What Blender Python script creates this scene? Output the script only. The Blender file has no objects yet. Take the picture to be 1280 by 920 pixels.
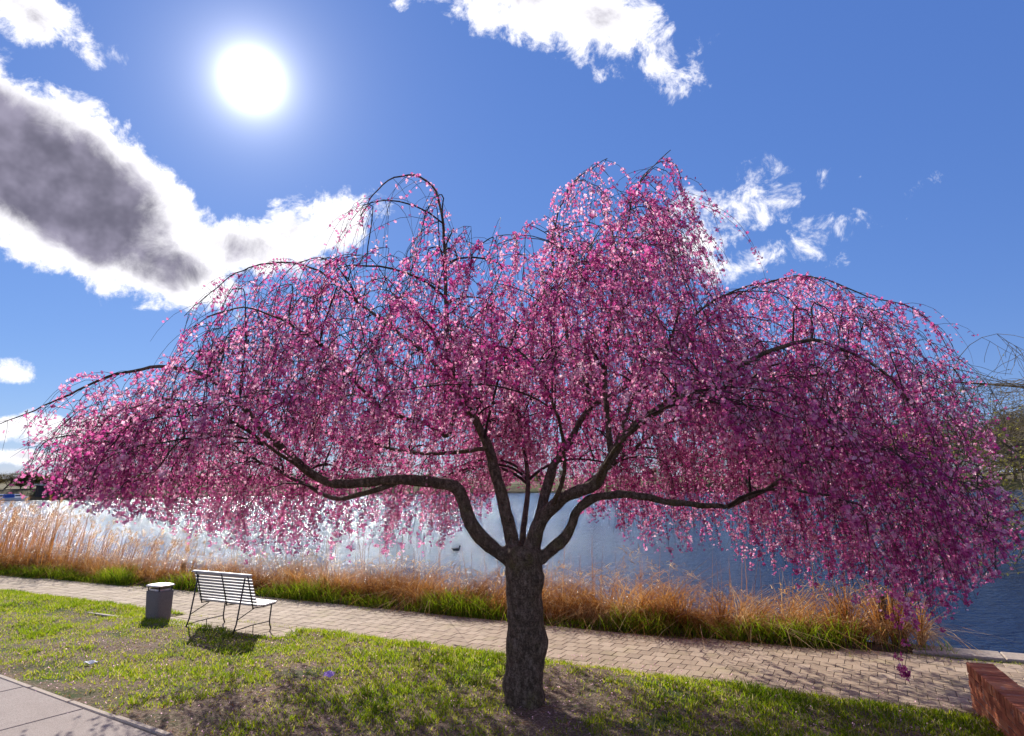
import bpy, math, random
import numpy as np
from mathutils import Vector, Matrix, noise

random.seed(7)
rng = np.random.default_rng(11)
scene = bpy.context.scene
C = scene.collection
pi = math.pi

# ------------------------------------------------------------------ camera
CAM_H = 2.45
FOC = 820.0                       # focal length in photograph pixels (1280 wide)
PITCH = math.atan(146 / 820)
ROLL = math.radians(0.5)
cp, sp, cr, sr = math.cos(PITCH), math.sin(PITCH), math.cos(ROLL), math.sin(ROLL)


def ray(px, py):
    x = px - 640.0
    y = 460.0 - py
    xr = x * cr + y * sr
    yr = -x * sr + y * cr
    return np.array([xr, FOC * cp - yr * sp, FOC * sp + yr * cp])


def gnd(px, py, z=0.0):
    r = ray(px, py)
    return np.array([0, 0, CAM_H]) + r * ((z - CAM_H) / r[2])


def dep(px, py, D):
    r = ray(px, py)
    return np.array([0, 0, CAM_H]) + r * (D / r[1])


cam_data = bpy.data.cameras.new('camera')
cam_data.sensor_width = 36.0
cam_data.lens = FOC / 1280 * 36
cam_data.clip_start = 0.1
cam_data.clip_end = 3000
cam = bpy.data.objects.new('camera', cam_data)
C.objects.link(cam)
ax = Vector((cr, sr * sp, -sr * cp))
ay = Vector((sr, -cr * sp, cr * cp))
az = Vector((0, -cp, -sp))
cam.matrix_world = Matrix(((ax.x, ay.x, az.x, 0), (ax.y, ay.y, az.y, 0), (ax.z, ay.z, az.z, CAM_H), (0, 0, 0, 1)))
scene.camera = cam

# ------------------------------------------------------------------ exposure
scene.render.engine = 'CYCLES'
scene.view_settings.view_transform = 'Standard'
scene.view_settings.look = 'None'
scene.view_settings.gamma = 1.0
scene.view_settings.use_curve_mapping = False
scene.view_settings.exposure = 0.75
scene.cycles.max_bounces = 6
scene.cycles.diffuse_bounces = 3
scene.cycles.glossy_bounces = 2
scene.cycles.transmission_bounces = 3

# ------------------------------------------------------------------ node helpers


class N:
    """tiny wrapper to write node arithmetic as python expressions"""

    def __init__(self, tree):
        self.t = tree

    def node(self, kind, **kw):
        n = self.t.nodes.new(kind)
        for k, v in kw.items():
            setattr(n, k, v)
        return n

    def link(self, a, b):
        self.t.links.new(a, b)

    def put(self, sock, v):
        if isinstance(v, bpy.types.NodeSocket):
            self.t.links.new(v, sock)
        else:
            sock.default_value = v

    def m(self, op, a, b=None, c=None, clamp=False):
        n = self.node('ShaderNodeMath', operation=op, use_clamp=clamp)
        self.put(n.inputs[0], a)
        if b is not None:
            self.put(n.inputs[1], b)
        if c is not None:
            self.put(n.inputs[2], c)
        return n.outputs[0]

    def vm(self, op, a, b=None):
        n = self.node('ShaderNodeVectorMath', operation=op)
        self.put(n.inputs[0], a)
        if b is not None:
            self.put(n.inputs[1], b)
        return n.outputs['Value'] if op in ('DOT_PRODUCT', 'LENGTH') else n.outputs[0]

    def noise(self, vec, scale, detail=3, rough=0.5, dist=0.0, out='Fac'):
        n = self.node('ShaderNodeTexNoise')
        if vec is not None:
            self.link(vec, n.inputs['Vector'])
        n.inputs['Scale'].default_value = scale
        n.inputs['Detail'].default_value = detail
        n.inputs['Roughness'].default_value = rough
        n.inputs['Distortion'].default_value = dist
        return n.outputs[out]

    def mix(self, f, a, b, blend='MIX'):
        n = self.node('ShaderNodeMix', data_type='RGBA', blend_type=blend)
        self.put(n.inputs[0], f)
        for s, v in ((n.inputs[6], a), (n.inputs[7], b)):
            if isinstance(v, (tuple, list)) and len(v) == 3:
                v = (*v, 1)
            self.put(s, v)
        return n.outputs[2]

    def ramp(self, f, stops, interp='LINEAR'):
        n = self.node('ShaderNodeValToRGB')
        n.color_ramp.interpolation = interp
        el = n.color_ramp.elements
        while len(el) < len(stops):
            el.new(0.5)
        for e, (p, c) in zip(el, stops):
            e.position = p
            e.color = (*c, 1) if len(c) == 3 else c
        self.put(n.inputs[0], f)
        return n.outputs[0]

    def smooth(self, x, lo, hi):
        n = self.node('ShaderNodeMapRange', interpolation_type='SMOOTHSTEP')
        self.put(n.inputs[0], x)
        n.inputs[1].default_value = lo
        n.inputs[2].default_value = hi
        return n.outputs[0]

    def bump(self, h, strength=0.5, dist=0.02):
        n = self.node('ShaderNodeBump')
        n.inputs['Strength'].default_value = strength
        n.inputs['Distance'].default_value = dist
        self.link(h, n.inputs['Height'])
        return n.outputs[0]

    def scalevec(self, v, s):
        n = self.node('ShaderNodeMapping')
        self.link(v, n.inputs[0])
        n.inputs['Scale'].default_value = s
        return n.outputs[0]


MATS = {}


def material(name, fn):
    m = bpy.data.materials.new(name)
    m.use_nodes = True
    m.node_tree.nodes.clear()
    n = N(m.node_tree)
    out = n.node('ShaderNodeOutputMaterial')
    sh = fn(n)
    n.link(sh, out.inputs['Surface'])
    MATS[name] = m
    return m


def principled(n, color, rough=0.7, normal=None, metallic=0.0, spec=0.4):
    p = n.node('ShaderNodeBsdfPrincipled')
    n.put(p.inputs['Base Color'], (*color, 1) if isinstance(color, tuple) and len(color) == 3 else color)
    n.put(p.inputs['Roughness'], rough)
    p.inputs['Metallic'].default_value = metallic
    p.inputs['Specular IOR Level'].default_value = spec
    if normal is not None:
        n.link(normal, p.inputs['Normal'])
    return p.outputs[0]


def leafy(n, color, trans=0.5, tcolor=None):
    d = n.node('ShaderNodeBsdfDiffuse')
    t = n.node('ShaderNodeBsdfTranslucent')
    n.put(d.inputs[0], color)
    n.put(t.inputs[0], tcolor if tcolor is not None else color)
    mx = n.node('ShaderNodeMixShader')
    mx.inputs[0].default_value = trans
    n.link(d.outputs[0], mx.inputs[1])
    n.link(t.outputs[0], mx.inputs[2])
    return mx.outputs[0]


def attr(n, name, out='Fac'):
    a = n.node('ShaderNodeAttribute', attribute_name=name)
    return a.outputs[out]


def objco(n):
    return n.node('ShaderNodeTexCoord').outputs['Object']


def geopos(n):
    return n.node('ShaderNodeNewGeometry').outputs['Position']


# ------------------------------------------------------------------ sky and sun
SUN_R = ray(315, 100)
SUN_AZ = math.atan2(SUN_R[0], SUN_R[1])          # left of +Y is negative
SUN_EL = math.asin(SUN_R[2] / np.linalg.norm(SUN_R))
SUN_DIR = SUN_R / np.linalg.norm(SUN_R)

world = bpy.data.worlds.new('World')
scene.world = world
world.use_nodes = True
wt = world.node_tree
world.cycles.sampling_method = 'MANUAL'
world.cycles.sample_map_resolution = 256
wt.nodes.clear()
w = N(wt)
wout = w.node('ShaderNodeOutputWorld')
bg = w.node('ShaderNodeBackground')
bg.inputs['Strength'].default_value = 0.1
sky = w.node('ShaderNodeTexSky', sky_type='NISHITA')
sky.sun_disc = False
sky.sun_elevation = SUN_EL
sky.sun_rotation = SUN_AZ
sky.altitude = 50
sky.air_density = 1.0
sky.dust_density = 0.05
sky.ozone_density = 3.0
D = w.node('ShaderNodeTexCoord').outputs['Generated']
sep = w.node('ShaderNodeSeparateXYZ')
w.link(D, sep.inputs[0])
# domain warp
wn = w.noise(D, 9.0, 3, 0.6, out='Color')
warp = w.vm('SCALE', w.vm('SUBTRACT', wn, (0.5, 0.5, 0.5)))
warp.node.inputs['Scale'].default_value = 0.07
Dw = w.vm('ADD', D, warp)
sw = w.node('ShaderNodeSeparateXYZ')
w.link(Dw, sw.inputs[0])
azn = w.m('ARCTAN2', sw.outputs[0], sw.outputs[1])
eln = w.m('ARCSINE', sw.outputs[2])


def blob(px, py, rx, ry, rot, thick):
    """elliptic cloud seat at a sky direction; radii in degrees-like units (pixels/FOC)"""
    r = ray(px, py)
    a0 = math.atan2(r[0], r[1])
    e0 = math.asin(r[2] / np.linalg.norm(r))
    ca, sa = math.cos(math.radians(rot)), math.sin(math.radians(rot))
    cosE = math.cos(e0)
    du = w.m('MULTIPLY', w.m('SUBTRACT', azn, a0), cosE)
    dv = w.m('SUBTRACT', eln, e0)
    k = 1.0 / FOC * (math.cos(math.atan(math.hypot(px - 640, py - 460) / FOC)) ** 1.4)
    a = w.m('ADD', w.m('MULTIPLY', du, ca / (rx * k)), w.m('MULTIPLY', dv, sa / (rx * k)))
    b = w.m('ADD', w.m('MULTIPLY', du, -sa / (ry * k)), w.m('MULTIPLY', dv, ca / (ry * k)))
    q = w.m('ADD', w.m('MULTIPLY', a, a), w.m('MULTIPLY', b, b))
    return w.m('MULTIPLY', w.m('SUBTRACT', 1.0, q), thick)


BLOBS = [(75, 228, 215, 112, -32, 1.8), (165, 308, 150, 66, -18, 1.2), (290, 308, 105, 48, 0, 0.85),
         (395, 285, 85, 50, 20, 0.75), (40, 12, 100, 36, -14, 0.55), (660, 5, 130, 55, -15, 0.65),
         (745, 25, 95, 50, -20, 0.65), (820, 62, 62, 34, -30, 0.28), (890, 276, 85, 36, 15, 0.34),
         (970, 316, 110, 24, 15, 0.28), (965, 262, 60, 14, 12, 0.2), (8, 458, 34, 18, 0, 0.6), (40, 535, 130, 22, 12, 0.55),
         (40, 575, 120, 16, 5, 0.6), (930, 338, 90, 24, 10, 0.3), (-200, 200, 190, 70, -10, 1.1),
         (600, -60, 150, 60, 10, 0.8)]
dens = None
for b in BLOBS:
    v = blob(*b)
    dens = v if dens is None else w.m('SMOOTH_MAX', dens, v, 0.12)
# the same weather goes on all round: scattered cumulus outside the frame
elsewhere = w.smooth(w.vm('DOT_PRODUCT', D, (0.0, 1.0, 0.0)), 0.62, 0.40)
more = w.m('MULTIPLY', w.m('SUBTRACT', w.noise(D, 2.6, 2, 0.5), 0.56), 9.0)
dens = w.m('MAXIMUM', dens, w.m('SUBTRACT', more, w.m('MULTIPLY', w.m('SUBTRACT', 1.0, elsewhere), 6.0)))
fine = w.noise(D, 19.0, 8, 0.68, 0.35)
big = w.noise(D, 6.0, 3, 0.55)
cov = w.m('ADD', dens, w.m('MULTIPLY', w.m('SUBTRACT', fine, 0.5), 3.0))
alpha = w.smooth(cov, -0.10, 0.55)
core = w.m('ADD', w.m('ADD', dens, w.m('MULTIPLY', w.m('SUBTRACT', big, 0.5), 1.6)), w.m('MULTIPLY', w.m('SUBTRACT', fine, 0.5), 0.9))
grey = w.smooth(core, 0.50, 1.20)
body = w.mix(w.smooth(w.noise(D, 11.0, 4, 0.6), 0.35, 0.7), (0.9, 0.86, 1.25), (2.3, 2.15, 2.9))
ccol = w.mix(grey, (7.6, 7.5, 7.8), body)
# sky colour: Nishita, a little more saturated like the photograph
hs = w.node('ShaderNodeHueSaturation')
hs.inputs['Saturation'].default_value = 1.1
hs.inputs['Value'].default_value = 1.0
w.link(sky.outputs[0], hs.inputs['Color'])
skyc = w.mix(0.70, hs.outputs[0], (0.42, 0.98, 3.4))
final = w.mix(alpha, skyc, ccol)
# the sun and its aureole
cosang = w.vm('DOT_PRODUCT', D, tuple(SUN_DIR))
ang = w.m('ARCCOSINE', w.m('MINIMUM', cosang, 1.0))
fall = w.m('POWER', w.m('DIVIDE', ang, math.radians(1.3)), 2.9)
wide = w.m('POWER', w.m('DIVIDE', ang, math.radians(4.0)), 2.2)
glow = w.m('ADD', w.m('DIVIDE', 26.0, w.m('ADD', 1.0, fall)), w.m('DIVIDE', 1.6, w.m('ADD', 1.0, wide)))
gc = w.node('ShaderNodeCombineColor')
for i, k in enumerate((1.0, 0.985, 0.97)):
    w.link(w.m('MULTIPLY', glow, k), gc.inputs[i])
final = w.mix(1.0, final, gc.outputs[0], 'ADD')
w.link(final, bg.inputs['Color'])
w.link(bg.outputs[0], wout.inputs['Surface'])

sun_data = bpy.data.lights.new('sun', 'SUN')
sun_data.energy = 4.9
sun_data.angle = math.radians(0.55)
sun_data.color = (1.0, 0.95, 0.86)
sun = bpy.data.objects.new('sun', sun_data)
C.objects.link(sun)
sun.location = (-8, 20, 16)
sun.rotation_euler = Vector(SUN_DIR).to_track_quat('Z', 'Y').to_euler()

# ------------------------------------------------------------------ mesh helpers


def link_mesh(name, me, mat=None, parent=None):
    o = bpy.data.objects.new(name, me)
    C.objects.link(o)
    if mat:
        me.materials.append(MATS[mat])
    if parent:
        o.parent = parent
    return o


def mesh_quads(name, V, F, mat=None, parent=None, tone=None, smooth=False):
    """fast mesh from numpy arrays; F is (n,k) with constant k; tone is one float per face"""
    V = np.asarray(V, dtype=np.float32)
    F = np.asarray(F, dtype=np.int32)
    me = bpy.data.meshes.new(name)
    me.vertices.add(len(V))
    me.vertices.foreach_set('co', V.ravel())
    n, k = F.shape
    me.loops.add(n * k)
    me.loops.foreach_set('vertex_index', F.ravel())
    me.polygons.add(n)
    me.polygons.foreach_set('loop_start', np.arange(0, n * k, k, dtype=np.int32))
    if smooth:
        me.polygons.foreach_set('use_smooth', np.ones(n, dtype=bool))
    me.update(calc_edges=True)
    if tone is not None:
        a = me.attributes.new('tone', 'FLOAT', 'FACE')
        a.data.foreach_set('value', np.asarray(tone, dtype=np.float32))
    return link_mesh(name, me, mat, parent)


def mesh_py(name, V, F, mat=None, parent=None, smooth=False):
    me = bpy.data.meshes.new(name)
    me.from_pydata([tuple(map(float, v)) for v in V], [], [tuple(map(int, f)) for f in F])
    me.update()
    if smooth:
        for p in me.polygons:
            p.use_smooth = True
    return link_mesh(name, me, mat, parent)


class Acc:
    """collects shapes; every face is a quad or an ngon"""

    def __init__(self):
        self.V = []
        self.F = []

    def add(self, V, F):
        o = len(self.V)
        self.V += [tuple(map(float, v)) for v in V]
        self.F += [tuple(int(i) + o for i in f) for f in F]

    def box(self, lo, hi, bevel=0.0):
        x0, y0, z0 = lo
        x1, y1, z1 = hi
        if bevel <= 0:
            v = [(x0, y0, z0), (x1, y0, z0), (x1, y1, z0), (x0, y1, z0), (x0, y0, z1), (x1, y0, z1), (x1, y1, z1), (x0, y1, z1)]
            f = [(0, 3, 2, 1), (4, 5, 6, 7), (0, 1, 5, 4), (1, 2, 6, 5), (2, 3, 7, 6), (3, 0, 4, 7)]
        else:
            b = bevel
            v = [(x0, y0, z0), (x1, y0, z0), (x1, y1, z0), (x0, y1, z0),
                 (x0, y0, z1 - b), (x1, y0, z1 - b), (x1, y1, z1 - b), (x0, y1, z1 - b),
                 (x0 + b, y0 + b, z1), (x1 - b, y0 + b, z1), (x1 - b, y1 - b, z1), (x0 + b, y1 - b, z1)]
            f = [(0, 3, 2, 1), (8, 9, 10, 11)]
            for k in range(4):
                j = (k + 1) % 4
                f.append((k, j, j + 4, k + 4))
                f.append((k + 4, j + 4, j + 8, k + 8))
        self.add(v, f)

    def tube(self, pts, rad, sides=6, cap=True):
        V, F = tube_arrays(pts, rad, sides)
        n = len(pts)
        F = [tuple(f) for f in F]
        if cap:
            F.append(tuple(range(sides))[::-1])
            F.append(tuple(range((n - 1) * sides, n * sides)))
        self.add(V, F)

    def lathe(self, prof, sides=24, center=(0, 0, 0), sx=1.0, sy=1.0, power=2.0):
        V = []
        F = []
        for r, z in prof:
            for k in range(sides):
                a = 2 * pi * k / sides
                q = (abs(math.cos(a)) ** power + abs(math.sin(a)) ** power) ** (-1.0 / power)
                V.append((center[0] + r * q * sx * math.cos(a), center[1] + r * q * sy * math.sin(a), center[2] + z))
        for i in range(len(prof) - 1):
            for k in range(sides):
                j = (k + 1) % sides
                F.append((i * sides + k, i * sides + j, (i + 1) * sides + j, (i + 1) * sides + k))
        F.append(tuple(range(sides))[::-1])
        F.append(tuple(range((len(prof) - 1) * sides, len(prof) * sides)))
        self.add(V, F)

    def build(self, name, mat, parent=None, smooth=False):
        return mesh_py(name, self.V, self.F, mat, parent, smooth)


def tube_arrays(pts, rad, sides):
    P = np.asarray(pts, dtype=float)
    n = len(P)
    R = np.broadcast_to(np.asarray(rad, dtype=float), (n,))
    T = np.gradient(P, axis=0)
    T /= np.linalg.norm(T, axis=1)[:, None] + 1e-9
    ref = np.array([0.31, 0.17, 0.93]) if abs(T[0] @ np.array([0.31, 0.17, 0.93])) < 0.95 else np.array([1.0, 0, 0])
    A = np.zeros((n, 3))
    a = ref - T[0] * (ref @ T[0])
    a /= np.linalg.norm(a)
    for i in range(n):
        a = a - T[i] * (a @ T[i])
        a /= np.linalg.norm(a) + 1e-9
        A[i] = a
    B = np.cross(T, A)
    th = np.arange(sides) * 2 * pi / sides
    V = P[:, None, :] + R[:, None, None] * (np.cos(th)[None, :, None] * A[:, None, :] + np.sin(th)[None, :, None] * B[:, None, :])
    V = V.reshape(-1, 3)
    i = np.arange(n - 1)[:, None] * sides
    k = np.arange(sides)[None, :]
    j = (k + 1) % sides
    F = np.stack([i + k, i + j, i + sides + j, i + sides + k], axis=-1).reshape(-1, 4)
    return V, F


class Tubes:
    """many thin tubes into one numpy mesh"""

    def __init__(self, sides=3):
        self.V = []
        self.F = []
        self.n = 0
        self.s = sides

    def add(self, pts, rad):
        V, F = tube_arrays(pts, rad, self.s)
        self.V.append(V)
        self.F.append(F + self.n)
        self.n += len(V)

    def build(self, name, mat, parent=None, smooth=True):
        return mesh_quads(name, np.concatenate(self.V), np.concatenate(self.F), mat, parent, smooth=smooth)


def resample(P, n):
    """Catmull-Rom through P, n points evenly spaced"""
    P = np.asarray(P, dtype=float)
    Q = np.vstack([2 * P[0] - P[1], P, 2 * P[-1] - P[-2]])
    out = []
    for i in range(1, len(Q) - 2):
        for t in np.linspace(0, 1, 12, endpoint=False):
            p0, p1, p2, p3 = Q[i - 1], Q[i], Q[i + 1], Q[i + 2]
            out.append(0.5 * (2 * p1 + (p2 - p0) * t + (2 * p0 - 5 * p1 + 4 * p2 - p3) * t * t + (3 * p1 - p0 - 3 * p2 + p3) * t ** 3))
    out.append(P[-1])
    out = np.array(out)
    s = np.concatenate([[0], np.cumsum(np.linalg.norm(np.diff(out, axis=0), axis=1))])
    u = np.linspace(0, s[-1], n)
    return np.stack([np.interp(u, s, out[:, k]) for k in range(3)], axis=1)


def tag(o, label, cat, group=None, kind=None):
    o['label'] = label
    o['category'] = cat
    if group:
        o['group'] = group
    if kind:
        o['kind'] = kind
    return o


def struct(o, label=None):
    o['kind'] = 'structure'
    if label:
        o['label'] = label
    return o


def thing(name, label, cat, loc=(0, 0, 0), rz=0.0, group=None):
    o = bpy.data.objects.new(name, None)
    o.empty_display_size = 0.2
    C.objects.link(o)
    o.location = loc
    o.rotation_euler = (0, 0, rz)
    return tag(o, label, cat, group)


def copy_tree(o, parent=None):
    c = o.copy()
    C.objects.link(c)
    c.parent = parent
    for ch in o.children:
        copy_tree(ch, c)
    return c


def fbm(x, y, z=0.0, sc=1.0, oct=4):
    return noise.fractal(Vector((x * sc, y * sc, z * sc)), 1.0, 2.0, oct)


# ------------------------------------------------------------------ materials
def m_petal(n):
    t = attr(n, 'tone')
    c = n.ramp(t, [(0.0, (0.26, 0.028, 0.15)), (0.35, (0.50, 0.075, 0.29)), (0.7, (0.74, 0.25, 0.46)), (1.0, (0.88, 0.58, 0.69))])
    tc = n.ramp(t, [(0.0, (0.46, 0.03, 0.22)), (0.5, (0.85, 0.22, 0.46)), (1.0, (0.98, 0.66, 0.76))])
    return leafy(n, c, 0.6, tc)


def m_bark(n):
    p = objco(n)
    a = n.noise(n.scalevec(p, (14, 14, 7)), 1.6, 6, 0.72)
    b = n.noise(p, 55, 6, 0.75)
    g = n.noise(p, 3.1, 3, 0.6)
    c = n.ramp(n.m('ADD', n.m('MULTIPLY', a, 0.55), n.m('MULTIPLY', b, 0.45)),
               [(0.36, (0.026, 0.018, 0.012)), (0.49, (0.10, 0.070, 0.047)), (0.60, (0.27, 0.20, 0.145))])
    band = n.smooth(n.noise(n.scalevec(p, (2.2, 2.2, 34)), 1.0, 4, 0.6), 0.52, 0.68)
    c = n.mix(n.m('MULTIPLY', band, 0.5), c, (0.15, 0.11, 0.08))
    moss = n.m('MULTIPLY', n.smooth(g, 0.52, 0.70), n.smooth(b, 0.42, 0.6))
    c = n.mix(n.m('MULTIPLY', moss, 0.75), c, (0.14, 0.13, 0.035))
    h = n.m('ADD', n.m('MULTIPLY', a, 0.7), n.m('MULTIPLY', b, 0.5))
    return principled(n, c, 0.9, n.bump(h, 0.9, 0.035), spec=0.2)


def m_twig(n):
    b = n.noise(geopos(n), 7, 2)
    return principled(n, n.ramp(b, [(0.35, (0.028, 0.018, 0.015)), (0.7, (0.075, 0.05, 0.035))]), 0.8, spec=0.25)


def m_lawn(n):
    p = geopos(n)
    a = n.noise(p, 0.9, 5, 0.6)
    b = n.noise(p, 16, 6, 0.7)
    c2 = n.noise(p, 90, 3, 0.6)
    soil = n.ramp(n.noise(p, 38, 6, 0.75), [(0.34, (0.06, 0.038, 0.025)), (0.5, (0.20, 0.135, 0.09)), (0.64, (0.42, 0.33, 0.25))])
    green = n.ramp(c2, [(0.3, (0.022, 0.045, 0.008)), (0.7, (0.085, 0.13, 0.025))])
    f = n.smooth(n.m('ADD', n.m('MULTIPLY', a, 0.75), n.m('MULTIPLY', b, 0.45)), 0.44, 0.62)
    c = n.mix(f, green, soil)
    return principled(n, c, 0.95, n.bump(n.m('ADD', b, c2), 1.0, 0.03), spec=0.15)


def m_grass(n):
    t = attr(n, 'tone')
    c = n.ramp(t, [(0.0, (0.035, 0.08, 0.008)), (0.4, (0.085, 0.15, 0.014)), (0.7, (0.18, 0.22, 0.03)), (0.86, (0.30, 0.26, 0.10)), (1.0, (0.46, 0.40, 0.26))])
    tc = n.ramp(t, [(0.0, (0.12, 0.24, 0.008)), (0.4, (0.34, 0.46, 0.012)), (0.7, (0.55, 0.54, 0.03)), (1.0, (0.55, 0.46, 0.26))])
    return leafy(n, c, 0.5, tc)


def m_reed(n):
    t = attr(n, 'tone')
    c = n.ramp(t, [(0.0, (0.07, 0.033, 0.013)), (0.35, (0.22, 0.105, 0.034)), (0.65, (0.42, 0.24, 0.09)), (1.0, (0.66, 0.50, 0.30))])
    tc = n.ramp(t, [(0.0, (0.22, 0.08, 0.018)), (0.35, (0.54, 0.20, 0.04)), (0.65, (0.76, 0.36, 0.08)), (1.0, (0.86, 0.58, 0.28))])
    return leafy(n, c, 0.42, tc)


def m_paver(n):
    r = n.node('ShaderNodeObjectInfo').outputs['Random']
    p = geopos(n)
    isl = n.node('ShaderNodeNewGeometry').outputs['Random Per Island']
    a = n.noise(p, 60, 5, 0.65)
    b = n.noise(p, 2.0, 4, 0.6)
    c = n.ramp(n.m('ADD', n.m('MULTIPLY', n.m('FRACT', n.m('ADD', r, isl)), 0.5), n.m('MULTIPLY', a, 0.5)),
               [(0.15, (0.25, 0.18, 0.125)), (0.5, (0.33, 0.245, 0.17)), (0.85, (0.41, 0.315, 0.23))])
    c = n.mix(n.m('MULTIPLY', n.smooth(b, 0.5, 0.72), 0.45), c, (0.27, 0.22, 0.10))
    d = n.noise(p, 5.5, 5, 0.65)
    c = n.mix(n.m('MULTIPLY', n.smooth(d, 0.5, 0.75), 0.5), c, (0.15, 0.11, 0.075))
    return principled(n, c, 0.85, n.bump(a, 0.5, 0.006), spec=0.2)


def m_joint(n):
    a = n.noise(geopos(n), 40, 4, 0.6)
    g = n.smooth(n.noise(geopos(n), 1.4, 4, 0.6), 0.45, 0.62)
    c = n.mix(g, n.ramp(a, [(0.3, (0.13, 0.097, 0.066)), (0.7, (0.28, 0.21, 0.145))]), n.ramp(a, [(0.3, (0.04, 0.055, 0.012)), (0.7, (0.14, 0.15, 0.04))]))
    return principled(n, c, 0.95, n.bump(a, 0.6, 0.01), spec=0.1)


def m_concrete(n):
    p = geopos(n)
    a = n.noise(p, 130, 3, 0.7)
    b = n.noise(p, 2.5, 5, 0.6)
    c = n.ramp(a, [(0.28, (0.15, 0.12, 0.11)), (0.5, (0.34, 0.285, 0.255)), (0.75, (0.50, 0.44, 0.40))])
    c = n.mix(n.m('MULTIPLY', b, 0.5), c, (0.36, 0.29, 0.25), 'MULTIPLY')
    return principled(n, c, 0.9, n.bump(a, 0.5, 0.006), spec=0.2)


def m_coping(n):
    p = geopos(n)
    a = n.noise(p, 45, 5, 0.7)
    c = n.ramp(a, [(0.3, (0.24, 0.19, 0.15)), (0.7, (0.46, 0.38, 0.31))])
    return principled(n, c, 0.85, n.bump(a, 0.5, 0.01), spec=0.2)


def m_brick(n):
    r = n.node('ShaderNodeObjectInfo').outputs['Random']
    p = geopos(n)
    a = n.noise(p, 38, 5, 0.7)
    b = n.noise(p, 9, 3, 0.6)
    c = n.ramp(n.m('ADD', n.m('MULTIPLY', r, 0.55), n.m('MULTIPLY', a, 0.45)),
               [(0.15, (0.20, 0.055, 0.03)), (0.5, (0.42, 0.13, 0.06)), (0.85, (0.55, 0.23, 0.11))])
    c = n.mix(n.m('MULTIPLY', n.smooth(b, 0.58, 0.72), 0.5), c, (0.42, 0.33, 0.27))
    return principled(n, c, 0.85, n.bump(a, 0.6, 0.008), spec=0.2)


def m_mortar(n):
    a = n.noise(geopos(n), 60, 4, 0.6)
    return principled(n, n.ramp(a, [(0.3, (0.2, 0.17, 0.145)), (0.7, (0.36, 0.32, 0.28))]), 0.95, n.bump(a, 0.5, 0.006), spec=0.1)


def m_water(n):
    p = geopos(n)
    a = n.noise(n.scalevec(p, (0.7, 1.3, 1)), 1.5, 3, 0.6, 0.5)
    b = n.noise(n.scalevec(p, (1.0, 1.6, 1)), 5.5, 4, 0.65, 0.3)
    c = n.noise(n.scalevec(p, (0.04, 0.10, 1)), 1.0, 3, 0.5)
    h = n.m('ADD', n.m('MULTIPLY', a, 0.55), n.m('MULTIPLY', b, n.m('ADD', 0.15, n.m('MULTIPLY', c, 0.35))))
    sh = n.node('ShaderNodeBsdfPrincipled')
    sh.inputs['Base Color'].default_value = (0.010, 0.030, 0.085, 1)
    sh.inputs['Roughness'].default_value = 0.14
    sh.inputs['IOR'].default_value = 1.333
    sh.inputs['Specular IOR Level'].default_value = 0.25
    n.link(n.bump(h, 0.9, 0.38), sh.inputs['Normal'])
    return sh.outputs[0]


def m_slat(n):
    a = n.noise(n.scalevec(objco(n), (3, 60, 60)), 1.0, 4, 0.6)
    return principled(n, n.ramp(a, [(0.3, (0.42, 0.40, 0.385)), (0.7, (0.66, 0.635, 0.61))]), 0.45, spec=0.4)


def m_iron(n):
    a = n.noise(objco(n), 30, 3)
    return principled(n, n.ramp(a, [(0.3, (0.02, 0.02, 0.022)), (0.7, (0.06, 0.058, 0.056))]), 0.45, metallic=0.4)


def m_binbody(n):
    a = n.noise(objco(n), 90, 3, 0.7)
    b = n.noise(objco(n), 5, 3, 0.6)
    c = n.ramp(a, [(0.3, (0.10, 0.09, 0.085)), (0.7, (0.26, 0.235, 0.22))])
    c = n.mix(n.m('MULTIPLY', b, 0.35), c, (0.10, 0.085, 0.08))
    return principled(n, c, 0.85, n.bump(a, 0.4, 0.004), spec=0.25)


def m_steel(n):
    a = n.noise(objco(n), 18, 4)
    return principled(n, n.ramp(a, [(0.3, (0.42, 0.36, 0.33)), (0.7, (0.62, 0.55, 0.51))]), 0.4, metallic=0.6)


def m_dirt(n):
    a = n.noise(geopos(n), 14, 5, 0.7)
    return principled(n, n.ramp(a, [(0.3, (0.035, 0.024, 0.014)), (0.7, (0.12, 0.085, 0.05))]), 0.95, n.bump(a, 0.8, 0.05), spec=0.1)


def m_farbank(n):
    p = geopos(n)
    a = n.noise(p, 0.35, 5, 0.65)
    b = n.noise(p, 0.06, 3, 0.5)
    c = n.ramp(a, [(0.35, (0.045, 0.035, 0.018)), (0.6, (0.13, 0.095, 0.05))])
    c = n.mix(n.smooth(b, 0.5, 0.66), c, n.ramp(a, [(0.35, (0.05, 0.06, 0.015)), (0.65, (0.11, 0.125, 0.03))]))
    return principled(n, c, 0.95, spec=0.1)


def m_fartwig(n):
    t = attr(n, 'tone')
    c = n.ramp(t, [(0.0, (0.07, 0.052, 0.03)), (0.5, (0.17, 0.125, 0.05)), (1.0, (0.34, 0.27, 0.09))])
    return leafy(n, c, 0.5)


def m_fargreen(n):
    t = attr(n, 'tone')
    c = n.ramp(t, [(0.0, (0.02, 0.03, 0.01)), (0.6, (0.055, 0.07, 0.02)), (1.0, (0.12, 0.14, 0.03))])
    return leafy(n, c, 0.35)


def m_forsythia(n):
    t = attr(n, 'tone')
    c = n.ramp(t, [(0.0, (0.35, 0.24, 0.01)), (1.0, (0.75, 0.6, 0.03))])
    return leafy(n, c, 0.4)


def m_bud(n):
    t = attr(n, 'tone')
    c = n.ramp(t, [(0.0, (0.16, 0.14, 0.02)), (1.0, (0.42, 0.40, 0.07))])
    return leafy(n, c, 0.5)


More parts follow.
